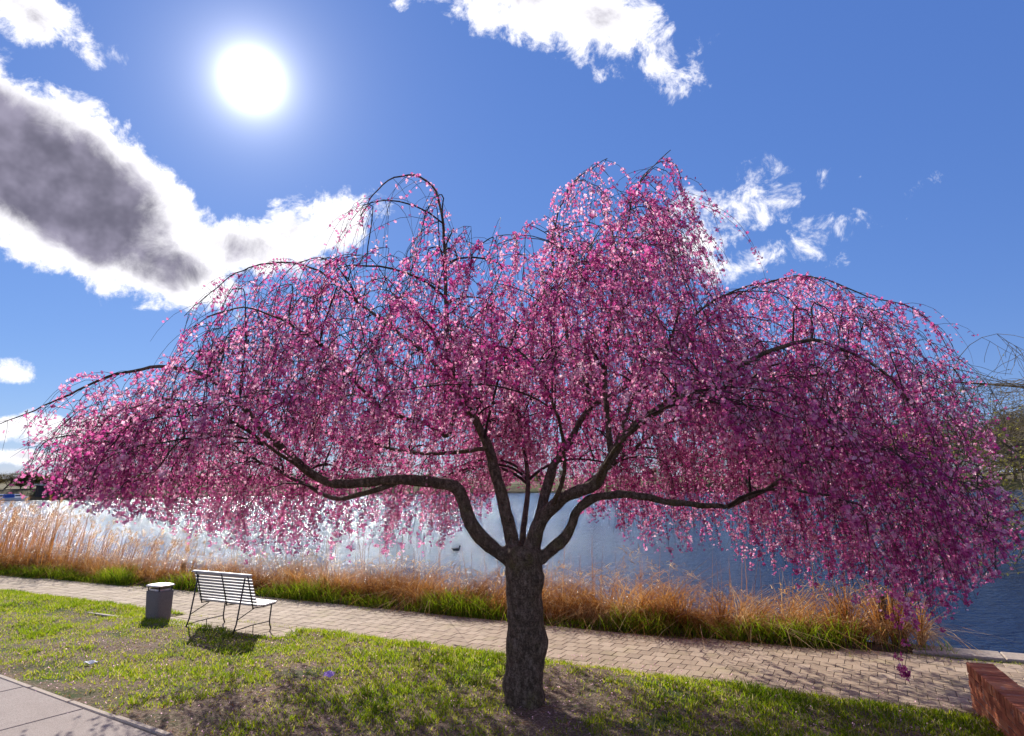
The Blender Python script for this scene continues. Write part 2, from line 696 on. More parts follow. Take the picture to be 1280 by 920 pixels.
def plain(col, rough=0.7, var=0.15, sc=12.0):
    def f(n):
        a = n.noise(objco(n), sc, 3)
        d = tuple(c * (1 - var) for c in col)
        l = tuple(min(1, c * (1 + var)) for c in col)
        return principled(n, n.ramp(a, [(0.35, d), (0.65, l)]), rough)
    return f


for nm, fn in (('petal', m_petal), ('bark', m_bark), ('twig', m_twig), ('lawn', m_lawn), ('grass', m_grass), ('reed', m_reed),
               ('paver', m_paver), ('joint', m_joint), ('concrete', m_concrete), ('coping', m_coping), ('brick', m_brick), ('mortar', m_mortar),
               ('water', m_water), ('slat', m_slat), ('iron', m_iron), ('binbody', m_binbody), ('steel', m_steel), ('dirt', m_dirt),
               ('farbank', m_farbank), ('fartwig', m_fartwig), ('fargreen', m_fargreen), ('forsythia', m_forsythia), ('bud', m_bud), ('paletwig', plain((0.15, 0.115, 0.07), 0.85, 0.3, 3.0)),
               ('paper', plain((0.78, 0.77, 0.74))), ('lilac', plain((0.42, 0.26, 0.66))), ('white', plain((0.75, 0.74, 0.72))),
               ('blue', plain((0.03, 0.09, 0.34))), ('darkwood', plain((0.03, 0.027, 0.03), 0.8)), ('paleroof', plain((0.5, 0.46, 0.4), 0.7, 0.1, 1.0)),
               ('post', plain((0.12, 0.085, 0.055), 0.9, 0.4)), ('skin', plain((0.5, 0.3, 0.22))), ('trousers', plain((0.03, 0.035, 0.05))),
               ('duck', plain((0.05, 0.045, 0.05))), ('glass', plain((0.02, 0.025, 0.03), 0.1)), ('revet', plain((0.40, 0.34, 0.27), 0.9, 0.3, 0.5))):
    material(nm, fn)

# ------------------------------------------------------------------ setting: path frame
P0 = np.array([0.0, 10.03])
TU = np.array([0.8808, -0.4735])          # along the path, to the right
TV = np.array([0.4735, 0.8808])           # across, towards the lake


def uv(u, v, z=0.0):
    q = P0 + TU * u + TV * v
    return (q[0], q[1], z)


def to_uv(x, y):
    d = np.array([x, y]) - P0
    return d @ TU, d @ TV


def vfar(u):
    return float(np.interp(u, [-30, -18, -8, 0, 3.5, 5.3, 9], [1.35, 1.55, 2.2, 2.2, 2.55, 2.8, 2.95]))


WATER_Z = -0.6
# lake
lake = struct(mesh_py('lake', [(-700, 4, WATER_Z), (700, 4, WATER_Z), (700, 420, WATER_Z), (-700, 420, WATER_Z)], [(0, 1, 2, 3)], 'water'))

# lawn: one sheet on the near side of the path and under it, with the fall to the lake behind the path
us = np.concatenate([np.linspace(-70, -16, 19), np.linspace(-15.5, 10, 103), np.linspace(11, 70, 16)])


def lawn_z(x, y, v):
    b = 0.035 + 0.05 * fbm(x, y, 0, 0.55, 3) + 0.02 * fbm(x, y, 3.0, 2.5, 2)
    k = min(1.0, max(0.0, -v / 0.35))
    u_ = (x - P0[0]) * TU[0] + (y - P0[1]) * TU[1]
    if v < 0 and -7.45 < u_ < -3.9 and v > -0.80:
        return -0.035
    return (b * k if v < 0 else 0.0) + (0.012 if v < 0 else 0.0) * k


vs_near = np.concatenate([np.linspace(-60, -8, 14), np.linspace(-7.5, -0.4, 40), [-0.25, -0.12, -0.02]])
V = []
F = []
nu = len(us)
for v in vs_near:
    for u in us:
        x, y, _ = uv(u, v)
        V.append((x, y, lawn_z(x, y, v)))
for j in range(len(vs_near) - 1):
    for i in range(nu - 1):
        a = j * nu + i
        F.append((a, a + 1, a + nu + 1, a + nu))
lawn = struct(mesh_py('lawn', V, F, 'lawn', smooth=True))

# bed of the path and the bank that falls to the water
V = []
F = []
prof = [('n', -0.06, -0.035), ('n', 0.0, -0.030), ('f', 0.02, -0.030), ('f', 0.12, 0.02), ('f', 0.6, 0.0), ('f', 1.3, -0.25), ('f', 2.2, -0.75), ('f', 3.0, -1.1)]
for kind, dv, z in prof:
    for u in us:
        vv = dv if kind == 'n' else vfar(u) + dv
        if u > 5.3 and kind == 'f':      # quay: straight drop behind the coping
            vv = vfar(u) + min(dv, 0.44)
            z2 = z if dv <= 0.02 else (-0.030 if dv < 0.5 else (-0.035 if dv < 1 else -1.0))
        else:
            z2 = z + (0.05 * fbm(u, dv, 7.0, 1.2, 3) if dv > 0.1 else 0)
        V.append(uv(u, vv, z2))
for j in range(len(prof) - 1):
    for i in range(nu - 1):
        a = j * nu + i
        F.append((a, a + 1, a + nu + 1, a + nu))
V += [uv(-7.5, -0.85, -0.014), uv(-3.85, -0.85, -0.014), uv(-3.85, -0.03, -0.014), uv(-7.5, -0.03, -0.014)]
F.append((len(V) - 4, len(V) - 3, len(V) - 2, len(V) - 1))
bank = struct(mesh_py('bank', V, F, 'dirt', smooth=True))

# footpath: jointing sand with every paver above it
V = []
F = []
for j, u in enumerate(us):
    V.append(uv(u, -0.03, -0.012))
    V.append(uv(u, vfar(u) + 0.03, -0.012))
for i in range(nu - 1):
    F.append((2 * i, 2 * i + 2, 2 * i + 3, 2 * i + 1))
path = struct(mesh_py('footpath', V, F, 'joint'))
pa = Acc()
PL, PW = 0.2, 0.245
PROT = math.atan2(TU[1], TU[0])
pa.box((-PL / 2 + .003, -PW / 2 + .003, -0.04), (PL / 2 - .003, PW / 2 - .003, 0.0), 0.0035)
protos = []
for k in range(1):
    me = bpy.data.meshes.new('paver')
    me.from_pydata(pa.V, [], pa.F)
    me.materials.append(MATS['paver'])
    protos.append(me)
cells = []
nrow = int(3.4 / PW)
def in_pad(u, v):
    return -7.35 < u < -4.0 and -0.735 < v < 0.02


for r in range(-3, 0):
    v = (r + 0.5) * PW
    u = -7.3 + (PL / 2 if r % 2 else 0)
    while u < -4.05:
        cells.append((u, v))
        u += PL
for r in range(nrow):
    v = (r + 0.5) * PW
    u = -19.0 + (PL / 2 if r % 2 else 0)
    while u < 10.5:
        if v + PW / 2 < vfar(u) + 0.06 and not (u < -9 and v > vfar(u) - 0.1):
            cells.append((u, v))
        u += PL


def path_dist(u, v):
    x, y, _ = uv(u, v)
    px = 640 + FOC * x / (y * cp) if y > 0 else 9e9
    vis = abs(px - 640) < 655
    return (0 if vis else 1000) + math.hypot(x, y)


cells.sort(key=lambda c: path_dist(*c))
for k, (u, v) in enumerate(cells[:300]):
    o = bpy.data.objects.new('paver', protos[0])
    C.objects.link(o)
    o.parent = path
    x, y, _ = uv(u, v)
    o.location = (x, y, random.uniform(-0.003, 0.002))
    o.rotation_euler = (random.uniform(-.007, .007), random.uniform(-.007, .007), PROT + random.uniform(-.014, .014))
rest = Acc()
for (u, v) in cells[300:]:
    x, y, _ = uv(u, v)
    a = PROT + random.uniform(-.014, .014)
    ca, sa = math.cos(a), math.sin(a)
    dz = random.uniform(-0.003, 0.002)
    tx, ty = random.uniform(-.007, .007), random.uniform(-.007, .007)
    rest.add([(x + p[0] * ca - p[1] * sa, y + p[0] * sa + p[1] * ca, p[2] + dz + p[0] * tx + p[1] * ty) for p in pa.V], pa.F)
po = rest.build('paver', 'paver', path)
po['kind'] = 'stuff'

# quay coping stones along the open water
coping = struct(mesh_py('quay_wall', [uv(5.0, 3.32, -1.2), uv(40, 3.42, -1.2), uv(40, 3.42, -.06), uv(5.0, 3.32, -.06)], [(0, 1, 2, 3)], 'coping'))
u = 5.05
while u < 22:
    L = random.uniform(0.9, 1.15)
    a = Acc()
    a.box((0.006, 0, -0.16), (L - 0.006, 0.46, 0.03), 0.015)
    o = a.build('coping_stone', 'coping', coping)
    o.location = uv(u, vfar(u) + 0.02 + random.uniform(-.01, .01), random.uniform(-.004, .006))
    o.rotation_euler = (0, 0, PROT + 0.035)
    u += L

# pavement at the lower left corner
c0 = gnd(0, 851)[:2]
c1 = gnd(190, 921)[:2]
du = (c1 - c0) / np.linalg.norm(c1 - c0)
dn = np.array([du[1], -du[0]])             # towards the camera
if dn[1] > 0:
    dn = -dn
rotc = math.atan2(du[1], du[0])
pv = struct(mesh_py('pavement', [tuple(c0 - du * 14) + (0.05,), tuple(c0 + du * 12) + (0.05,), tuple(c0 + du * 12 + dn * 3.1) + (0.05,), tuple(c0 - du * 14 + dn * 3.1) + (0.05,)], [(0, 3, 2, 1)], 'joint'))
for i in range(-6, 7):
    for j in range(2):
        a = Acc()
        a.box((0.006, -1.5, -0.04), (1.494, -0.006, 0.03), 0.008)
        o = a.build('paving_slab', 'concrete', pv)
        q = c0 + du * (i * 1.5 + 0.9) + dn * (0.075 + j * 1.506)
        o.location = (q[0], q[1], 0.05 + random.uniform(-.003, .003))
        o.rotation_euler = (random.uniform(-.002, .002), random.uniform(-.002, .002), rotc)
for i in range(-9, 10):
    a = Acc()
    a.box((0.008, -0.075, -0.12), (0.992, 0.0, 0.045), 0.012)
    o = a.build('kerb_stone', 'coping', pv)
    q = c0 + du * (i * 1.0)
    o.location = (q[0], q[1], 0.05 + random.uniform(-.012, .006))
    o.rotation_euler = (0, 0, rotc + random.uniform(-.01, .01))


def in_pavement(x, y):
    return (np.array([x, y]) - c0) @ dn > -0.01


# edging strips in the grass beside the bench
strips = struct(mesh_py('path_edging', [uv(-9.3, -0.83, -.05), uv(-4.8, -.83, -.05), uv(-4.8, -.77, -.05), uv(-9.3, -.77, -.05)], [(0, 1, 2, 3)], 'coping'))

# ------------------------------------------------------------------ weeping cherry
TY = 8.0
tree = thing('cherry_tree', 'weeping cherry covered in pink blossom, single dark trunk on the lawn', 'tree', (0.1, 8.0, 0.0))
TB = np.array([0.1, 8.0, 0.0])


def pl(pts):
    """traced limb: (photo x, photo y, depth in metres)"""
    return np.array([dep(*p) for p in pts])


thick = []          # (points, r0, r1) of wood that is fused into the trunk mesh
trunk_pts = np.array([(0.10, 8.0, -0.15), (0.10, 8.0, 0.08), (0.115, 8.0, 0.45), (0.135, 8.0, 0.8), (0.12, 8.0, 1.2), (0.115, 8.0, 1.5), (0.13, 8.0, 1.72)])
trunk_rad = [0.225, 0.212, 0.208, 0.215, 0.205, 0.222, 0.21]

LIMBS = {
    'A': ([(640, 700, 8.0), (612, 682, 7.95), (588, 655, 7.9), (572, 612, 7.9), (538, 602, 7.85), (495, 600, 7.8), (430, 604, 7.8), (395, 598, 7.75), (360, 568, 7.7), (330, 540, 7.7)], 0.0950, 0.0420),
    'A1': ([(330, 540, 7.7), (300, 505, 7.7), (262, 472, 7.7), (220, 460, 7.7), (170, 462, 7.65), (110, 482, 7.6), (50, 510, 7.5), (0, 530, 7.4)], 0.0383, 0.0048),
    'A2': ([(505, 600, 7.8), (450, 618, 7.9), (415, 622, 8.2), (370, 600, 8.6), (320, 575, 9.0), (270, 545, 9.3), (210, 540, 9.6)], 0.0363, 0.0072),
    'B': ([(643, 700, 8.02), (636, 655, 8.05), (625, 612, 8.1), (617, 580, 8.15), (608, 550, 8.2), (588, 515, 8.3), (568, 490, 8.3), (560, 450, 8.4)], 0.0912, 0.0420),
    'B1': ([(560, 450, 8.4), (558, 390, 8.4), (556, 320, 8.4), (552, 265, 8.4), (542, 235, 8.35), (512, 219, 8.3), (478, 232, 8.2), (450, 270, 8.1)], 0.0363, 0.0048),
    'B2': ([(574, 498, 8.3), (565, 530, 8.15), (558, 546, 8.0), (535, 530, 7.8), (500, 521, 7.5), (460, 495, 7.2), (420, 450, 7.0), (370, 410, 6.8), (310, 385, 6.6), (260, 395, 6.4)], 0.0330, 0.0060),
    'B3': ([(562, 478, 8.3), (530, 440, 8.6), (490, 410, 8.9), (450, 380, 9.2), (400, 340, 9.4), (350, 328, 9.5), (290, 345, 9.6), (230, 395, 9.6)], 0.0330, 0.0048),
    'B4': ([(610, 560, 8.15), (550, 567, 8.4), (500, 563, 8.8), (450, 550, 9.4), (400, 540, 10.0), (350, 530, 10.6)], 0.0297, 0.0072),
    'C': ([(660, 700, 7.95), (674, 655, 7.9), (697, 628, 7.8), (720, 615, 7.7), (746, 603, 7.6), (762, 575, 7.6), (775, 552, 7.6), (800, 530, 7.5), (842, 500, 7.3)], 0.0988, 0.0420),
    'C1': ([(842, 500, 7.3), (900, 470, 7.1), (960, 440, 6.9), (1010, 425, 6.8), (1060, 440, 6.6), (1110, 470, 6.5), (1150, 520, 6.4), (1180, 580, 6.3)], 0.0363, 0.0060),
    'C2': ([(764, 565, 7.6), (758, 512, 7.8), (756, 474, 8.0), (760, 420, 8.2), (770, 350, 8.3), (785, 280, 8.3), (800, 225, 8.3), (838, 188, 8.2)], 0.0396, 0.0048),
    'D': ([(668, 690, 8.05), (676, 640, 8.15), (690, 588, 8.3), (711, 551, 8.5), (728, 523, 8.7), (739, 508, 8.8)], 0.0798, 0.0420),
    'D1': ([(739, 508, 8.8), (781, 484, 9.1), (830, 450, 9.5), (880, 400, 9.8), (930, 365, 10.0), (985, 348, 10.1), (1040, 352, 10.1), (1080, 390, 10.0)], 0.0363, 0.0048),
    'D2': ([(739, 508, 8.8), (730, 470, 9.0), (712, 430, 9.2), (700, 370, 9.3), (690, 300, 9.3), (715, 230, 9.2), (760, 198, 9.0)], 0.0330, 0.0048),
    'E': ([(675, 698, 7.95), (700, 678, 7.9), (716, 655, 7.85), (724, 636, 7.8), (745, 622, 7.75), (792, 618, 7.6), (838, 628, 7.5), (908, 634, 7.4)], 0.0760, 0.0315),
    'E1': ([(908, 634, 7.4), (960, 610, 7.3), (1020, 570, 7.1), (1070, 555, 6.9), (1120, 570, 6.7), (1165, 610, 6.6)], 0.0297, 0.0060),
    'F': ([(650, 705, 8.05), (655, 655, 8.35), (660, 600, 9.0), (650, 540, 9.8), (630, 480, 10.5), (600, 440, 11.2), (560, 430, 11.8)], 0.0434, 0.0072),
    'G': ([(690, 634, 7.82), (705, 590, 7.2), (700, 530, 6.6), (680, 480, 6.2), (650, 440, 5.9), (600, 430, 5.7)], 0.0310, 0.0060),
    'H': ([(722, 614, 7.7), (780, 570, 8.8), (850, 520, 9.8), (920, 490, 10.7), (990, 480, 11.4)], 0.0372, 0.0072),
    'I': ([(746, 603, 7.6), (770, 560, 6.9), (830, 500, 6.5), (890, 460, 6.2), (950, 450, 6.0)], 0.0310, 0.0060),
    'J': ([(1040, 352, 10.1), (1090, 372, 9.8), (1135, 382, 9.5), (1172, 415, 9.3), (1196, 462, 9.2)], 0.0124, 0.0036),
    'K': ([(617, 580, 8.15), (590, 520, 7.6), (560, 450, 7.0), (530, 400, 6.5), (490, 370, 6.1)], 0.0310, 0.0060),
    'L': ([(842, 500, 7.3), (930, 480, 7.6), (1010, 470, 7.9), (1090, 462, 8.0), (1135, 495, 8.0), (1160, 545, 8.0)], 0.0279, 0.0048),
    'M': ([(395, 598, 7.75), (340, 560, 7.0), (280, 520, 6.7), (220, 500, 6.5), (160, 510, 6.3)], 0.0279, 0.0048),
    'O': ([(768, 562, 7.6), (800, 480, 7.7), (850, 410, 7.8), (900, 372, 7.8), (960, 352, 7.8), (1010, 345, 7.7), (1050, 365, 7.6)], 0.0279, 0.0048),
}
FUSE = ('A', 'B', 'C', 'D', 'E')
ac = Acc()
ac.tube(resample(trunk_pts, 30), np.interp(np.linspace(0, 1, 30), np.linspace(0, 1, 7), trunk_rad), 20)
NODES = []        # points on limbs branches can start from: (pos, radius)
limb_paths = {}
for k, (pts, r0, r1) in LIMBS.items():
    P = pl(pts)
    n = max(14, int(np.sum(np.linalg.norm(np.diff(P, axis=0), axis=1)) / 0.09))
    Q = resample(P, n)
    jit = np.array([[fbm(i * .35, ord(k[0]) * 3.1 + len(k), c * 9.0, 1.0, 2) for c in range(3)] for i in range(n)])
    Q = Q + jit * np.linspace(0.0, 1.0, n)[:, None] ** 0.5 * 0.03
    R = r0 + (r1 - r0) * np.linspace(0, 1, n) ** 0.8
    R = R * (1 + 0.07 * jit[:, 0])
    limb_paths[k] = (Q, R)
    if k in FUSE:
        ac.tube(Q, R, 12)
    for i in range(n):
        if k not in FUSE or i > n * 0.35:
            NODES.append((Q[i], R[i]))
tmp = ac.build('trunk_source', 'bark')
# knobs and pruning scars on the trunk
rm = tmp.modifiers.new('r', 'REMESH')
rm.mode = 'VOXEL'
rm.voxel_size = 0.017
sm = tmp.modifiers.new('s', 'SMOOTH')
sm.iterations = 6
sm.factor = 0.5
dg = bpy.context.evaluated_depsgraph_get()
me = bpy.data.meshes.new_from_object(tmp.evaluated_get(dg))
bpy.data.objects.remove(tmp)
me.name = 'trunk'
co = np.empty(len(me.vertices) * 3, dtype=np.float32)
no = np.empty(len(me.vertices) * 3, dtype=np.float32)
me.vertices.foreach_get('co', co)
me.vertex_normals.foreach_get('vector', no)
co = co.reshape(-1, 3)
no = no.reshape(-1, 3)
KNOBS = [((-0.13, 7.86, 0.93), .075, .075), ((0.36, 7.9, 0.62), .13, .07), ((0.02, 7.78, 1.0), .06, .03), ((0.2, 7.78, 0.35), .07, .03), ((0.22, 7.79, 1.2), .05, .03), ((0.30, 7.95, 0.42), .10, .02), ((-0.08, 7.85, 1.35), .10, .03),
         ((0.32, 7.85, 1.38), .10, .035), ((-0.10, 7.9, 0.25), .14, .03), ((0.1, 7.8, 1.62), .12, .04), ((0.28, 7.9, 0.12), .16, .03)]
d = np.zeros(len(co))
for i, p in enumerate(co):
    lowf = fbm(p[0], p[1], p[2], 4.0, 3)
    ring = noise.noise(Vector((p[0] * 3, p[1] * 3, p[2] * 22)))
    fine_ = noise.noise(Vector((p[0] * 30, p[1] * 30, p[2] * 30)))
    amt = 1.0 if p[2] < 1.75 and abs(p[0] - .1) < .5 else 0.5
    d[i] = amt * (0.022 * lowf + 0.0025 * ring + 0.005 * fine_)
for c, rad, h in KNOBS:
    q = np.linalg.norm(co - np.array(c), axis=1) / rad
    d += h * np.exp(-q * q)
foot = np.clip((0.30 - co[:, 2]) / 0.30, 0, 1)
d += foot ** 2 * 0.022 * (np.sin(np.arctan2(co[:, 1] - 8.0, co[:, 0] - .1) * 5 + 1) + 0.7) * (np.linalg.norm(co[:, :2] - TB[:2], axis=1) < .6)
co += no * d[:, None]
me.vertices.foreach_set('co', (co - TB).astype(np.float32).ravel())
me.polygons.foreach_set('use_smooth', np.ones(len(me.polygons), dtype=bool))
me.materials.clear()
me.update()
link_mesh('trunk', me, 'bark', tree)
# inner limbs, each a branch of its own
for k, (Q, R) in limb_paths.items():
    if k in FUSE:
        continue
    V, F = tube_arrays(Q - TB, R, 9)
    mesh_quads('branch', V, F, 'bark', tree, smooth=True)

# crown envelope, from its outline against the sky and above the water
TOP = [(24, 660), (36, 596), (70, 515), (105, 484), (170, 464), (235, 456), (250, 385), (300, 348), (360, 332), (410, 300), (450, 250), (500, 222), (545, 236),
       (600, 256), (650, 274), (690, 242), (720, 218), (760, 198), (838, 188), (848, 290), (870, 368), (900, 368), (960, 352), (1010, 344), (1060, 356), (1100, 376),
       (1150, 406), (1190, 462), (1205, 500), (1222, 560), (1245, 640), (1262, 700)]
BOT = [(24, 610), (40, 612), (100, 622), (160, 640), (250, 665), (300, 690), (400, 692), (500, 690), (560, 676), (600, 650), (640, 600), (690, 610), (750, 655),
       (800, 680), (900, 690), (940, 700), (1000, 728), (1060, 740), (1100, 752), (1150, 782), (1185, 775), (1220, 722), (1262, 700)]
TOPX = np.array([dep(*p, 8.0) for p in TOP])
BOTX = np.array([dep(*p, 8.0) for p in BOT])


def ztop(x, y):
    s = (y - 8.0) / (4.6 if y > 8 else 2.6)
    if abs(s) >= 1:
        return -9
    zp = np.interp(x * 8.0 / y, TOPX[:, 0], TOPX[:, 2], left=-9, right=-9)
    f = (1 - s * s) ** 0.5
    return CAM_H + (zp - CAM_H) * (min(y, 8.0) / 8.0) * (0.35 + 0.65 * f) - 0.5 * s * s


def zbot(x, y):
    zp = np.interp(x * 8.0 / y, BOTX[:, 0], BOTX[:, 2], left=3, right=3)
    front = np.clip((8.0 - y) / 0.5, 0, 1) * np.clip((x + 3.3) / 0.8, 0, 1) * np.clip((2.9 - x) / 0.8, 0, 1)
    return CAM_H + (zp - CAM_H) * (y / 8.0) + 1.0 * front


NP = np.array([p for p, r in NODES])
NR = np.array([r for p, r in NODES])
prng = random.Random(5)
arches = []
# the traced thin limbs are arches themselves
for k, (Q, R) in limb_paths.items():
    if k not in FUSE:
        arches.append((Q, R, k))


def bezier(a, b, c, d, n):
    t = np.linspace(0, 1, n)[:, None]
    return a * (1 - t) ** 3 + 3 * b * t * (1 - t) ** 2 + 3 * c * t * t * (1 - t) + d * t ** 3


tries = 0
count = 0
NB = 900
while count < NB and tries < 20000:
    tries += 1
    x = prng.uniform(-6.6, 7.0)
    y = prng.uniform(5.5, 12.4)
    zt = ztop(x, y)
    zb = zbot(x, y)
    if zt < zb + 0.25 or prng.random() > 0.25 + (zt - zb) / 3.6:
        continue
    # keep a round plan
    if ((x - 0.1) / 6.6) ** 2 + ((y - 8.6) / 3.8) ** 2 > 1.0:
        continue
    u = prng.random()
    z = zt - 0.05 - (zt - zb - 0.3) * (u * u * 0.85 if prng.random() < 0.62 else u * 0.85)
    apex = np.array([x, y, z])
    dvec = NP - apex
    dist = np.linalg.norm(dvec, axis=1)
    rise = NP[:, 2] - (apex[2] - 0.1)
    radial_a = math.hypot(x - .1, y - 8)
    rn = np.hypot(NP[:, 0] - .1, NP[:, 1] - 8)
    cost = dist + np.clip(rise, 0, None) * 2.5 + np.clip(rn - radial_a, 0, None) * 1.2 + np.where(dist < 0.35, 1.0, 0)
    j = int(np.argmin(cost))
    a = NP[j]
    L = dist[j]
    if L > 3.2:
        continue
    out = np.array([x - .1, y - 8.0, 0.0])
    out = out / (np.linalg.norm(out) + 1e-6)
    drop = min(prng.uniform(0.25, 0.8), max(0.1, z - zb - 0.1))
    end = apex + out * prng.uniform(0.05, 0.35) + np.array([prng.uniform(-.2, .2), prng.uniform(-.2, .2), -drop])
    up = np.array([0, 0, 1.0])
    m1 = a + (apex - a) * 0.35 + up * 0.22 * L
    m2 = apex - out * 0.18 * L + up * 0.05
    n1 = max(6, int(L / 0.14))
    B1 = bezier(a, m1, m2, apex, n1)
    B2 = bezier(apex, apex + out * 0.15 + up * 0.0, end + up * drop * 0.5, end, 6)[1:]
    Q = np.vstack([B1, B2])
    Q = Q + rng.normal(0, 0.012, Q.shape) * np.linspace(0, 1, len(Q))[:, None]
    r0 = min(NR[j] * 0.7, 0.008 + 0.008 * L)
    R = np.linspace(r0, 0.0035, len(Q))
    arches.append((Q, R, None))
    count += 1
    # later branches may fork from this one
    if count < 260:
        NP = np.vstack([NP, Q[2:len(B1):2]])
        NR = np.concatenate([NR, R[2:len(B1):2]])

wood = Tubes(5)
for Q, R, k in arches:
    if k is None:
        wood.add(Q - TB, R)
bo = wood.build('branchlets', 'twig', tree)
bo['kind'] = 'stuff'

# weeping twigs and the flowers strung along them
twigs = Tubes(3)
FC = []
FN = []
FS = []
FT = []


def bare(x, z, y):
    """thin places of the crown: the bare top-left arch and the outer right tips"""
    px = x * 8.0 / y
    b = 1.0
    if -2.0 < px < -0.7 and z > 4.3:
        b *= 0.40
    if px > 5.0 and z > 2.6:
        b *= 0.5
    if px < -5.45:
        b *= 0.25
    elif px < -1.5:
        b *= 0.85
    if -4.6 < px < -2.3 and z > 4.0:
        b *= 0.6
    if 0.9 < px < 2.7 and z < 1.75:
        b *= 0.35
    return b


def flowers(Q, dens, tone0):
    seg = np.linalg.norm(np.diff(Q, axis=0), axis=1)
    L = seg.sum()
    nfl = rng.poisson(L * dens)
    if nfl == 0:
        return
    s = np.concatenate([[0], np.cumsum(seg)])
    # flowers sit in umbels: a few knots along the twig
    nk = max(1, int(L / 0.055))
    knots = rng.uniform(0.03, 1, nk) * L
    pos = knots[rng.integers(0, nk, nfl)] + rng.normal(0, 0.008, nfl)
    pos = np.clip(pos, 0, L)
    P = np.stack([np.interp(pos, s, Q[:, c]) for c in range(3)], axis=1)
    off = rng.normal(0, 1, (nfl, 3))
    off /= np.linalg.norm(off, axis=1)[:, None]
    off[:, 2] -= 0.35
    P = P + off * rng.uniform(0.010, 0.048, nfl)[:, None]
    FC.append(P)
    nn = off + rng.normal(0, 0.5, (nfl, 3))
    FN.append(nn / (np.linalg.norm(nn, axis=1)[:, None] + 1e-6))
    FS.append(rng.uniform(0.014, 0.0245, nfl))
    FT.append(np.clip(tone0 + rng.normal(0, 0.30, nfl), 0, 1))


ntw = 0
for Q, R, k in arches:
    seg = np.linalg.norm(np.diff(Q, axis=0), axis=1)
    L = seg.sum()
    s = np.concatenate([[0], np.cumsum(seg)])
    start = 0.45 if k is None else 0.35
    nt = int(L * (1 - start) * (13 if k is None else 26))
    tone0 = prng.uniform(0.16, 0.72)
    for q in range(nt):
        t = start + (1 - start) * prng.random()
        p = np.array([np.interp(t * L, s, Q[:, c]) for c in range(3)])
        if prng.random() > bare(p[0], p[2], p[1]) ** 0.5:
            continue
        zbj = abs(prng.gauss(0, 0.30)) - 0.04
        zb = zbot(p[0], p[1]) + zbj
        length = min(prng.uniform(0.35, 1.9) * (0.6 + 0.6 * prng.random()), 2.1)
        if p[2] - 0.1 < zb:
            length = 0.25 * prng.random() + 0.08
        out = np.array([p[0] - .1, p[1] - 8.0, 0.0])
        out /= np.linalg.norm(out) + 1e-6
        th = prng.uniform(0, 2 * pi)
        dirv = out * prng.uniform(-0.1, 0.5) + np.array([math.cos(th), math.sin(th), 0]) * 0.6 + np.array([0, 0, prng.uniform(-0.4, 0.3)])
        dirv /= np.linalg.norm(dirv)
        target = out * prng.uniform(0.0, 0.20) + np.array([prng.uniform(-.12, .12), prng.uniform(-.12, .12), -1.0])
        target /= np.linalg.norm(target)
        step = 0.145
        pts = [p]
        acc = 0.0
        pull = prng.uniform(0.2, 0.42)
        while acc < length:
            dirv = dirv * (1 - pull) + target * pull + rng.normal(0, 0.055, 3)
            dirv /= np.linalg.norm(dirv)
            p = p + dirv * step
            acc += step
            pts.append(p)
            if acc > 0.2 and p[2] < zbj + zbot(p[0], p[1]):
                break
        if len(pts) < 2:
            continue
        P = np.array(pts)
        twigs.add(P - TB, np.linspace(0.0034, 0.0016, len(P)))
        ntw += 1
        flowers(P, 22.0 * bare(P[0][0], P[0][2], P[0][1]) * prng.choice((0.12, 0.5, 0.9, 1.3, 1.9)), tone0 + prng.uniform(-.08, .08))
    # flowers close to the branch itself
    flowers(Q[int(len(Q) * 0.4):], 16 * bare(Q[-1][0], Q[-1][2], Q[-1][1]), tone0)
# the long twig that hangs alone over the path
for (pxa, pya, Da, ln) in ((1130, 800, 6.6, 0.40), (1120, 775, 6.7, 0.5)):
    p = dep(pxa, pya, Da)
    P = np.array([p + np.array([0.02 * math.sin(i * .9), 0, -i * ln / 8]) for i in range(-3, 9)])
    twigs.add(P - TB, np.linspace(0.004, 0.0025, len(P)))
    flowers(P[8:], 160, 0.4)
    flowers(P[2:5], 60, 0.4)
to = twigs.build('twigs', 'twig', tree)
to['kind'] = 'stuff'

FC = np.concatenate(FC) - TB
FN = np.concatenate(FN)
FS = np.concatenate(FS)
FT = np.concatenate(FT)
nf = len(FC)
print('twigs', ntw, 'flowers', nf)


def petal_mesh(FC, FN, FS, FT, npet=5):
    nf = len(FC)
    ref = np.where(np.abs(FN[:, 2:3]) < 0.9, np.array([[0, 0, 1.0]]), np.array([[1.0, 0, 0]]))
    A = np.cross(FN, ref)
    A /= np.linalg.norm(A, axis=1)[:, None]
    B = np.cross(FN, A)
    ph = rng.uniform(0, 2 * pi, nf)
    V = np.empty((nf, npet, 4, 3), dtype=np.float32)
    cup = rng.uniform(0.15, 0.9, nf)
    for k in range(npet):
        th = ph + k * 2 * pi / npet
        dr = np.cos(th)[:, None] * A + np.sin(th)[:, None] * B
        pe = np.cross(FN, dr)
        r = (FS * rng.uniform(0.85, 1.15, nf))[:, None]
        cz = cup[:, None] * r
        V[:, k, 0] = FC
        V[:, k, 1] = FC + dr * r * 0.62 + pe * r * 0.48 + FN * cz * 0.55
        V[:, k, 2] = FC + dr * r * 1.05 + FN * cz
        V[:, k, 3] = FC + dr * r * 0.62 - pe * r * 0.48 + FN * cz * 0.55
    F = np.arange(nf * npet * 4).reshape(-1, 4)
    tone = np.repeat(FT, npet) + rng.normal(0, 0.05, nf * npet)
    return V.reshape(-1, 3), F, np.clip(tone, 0, 1)




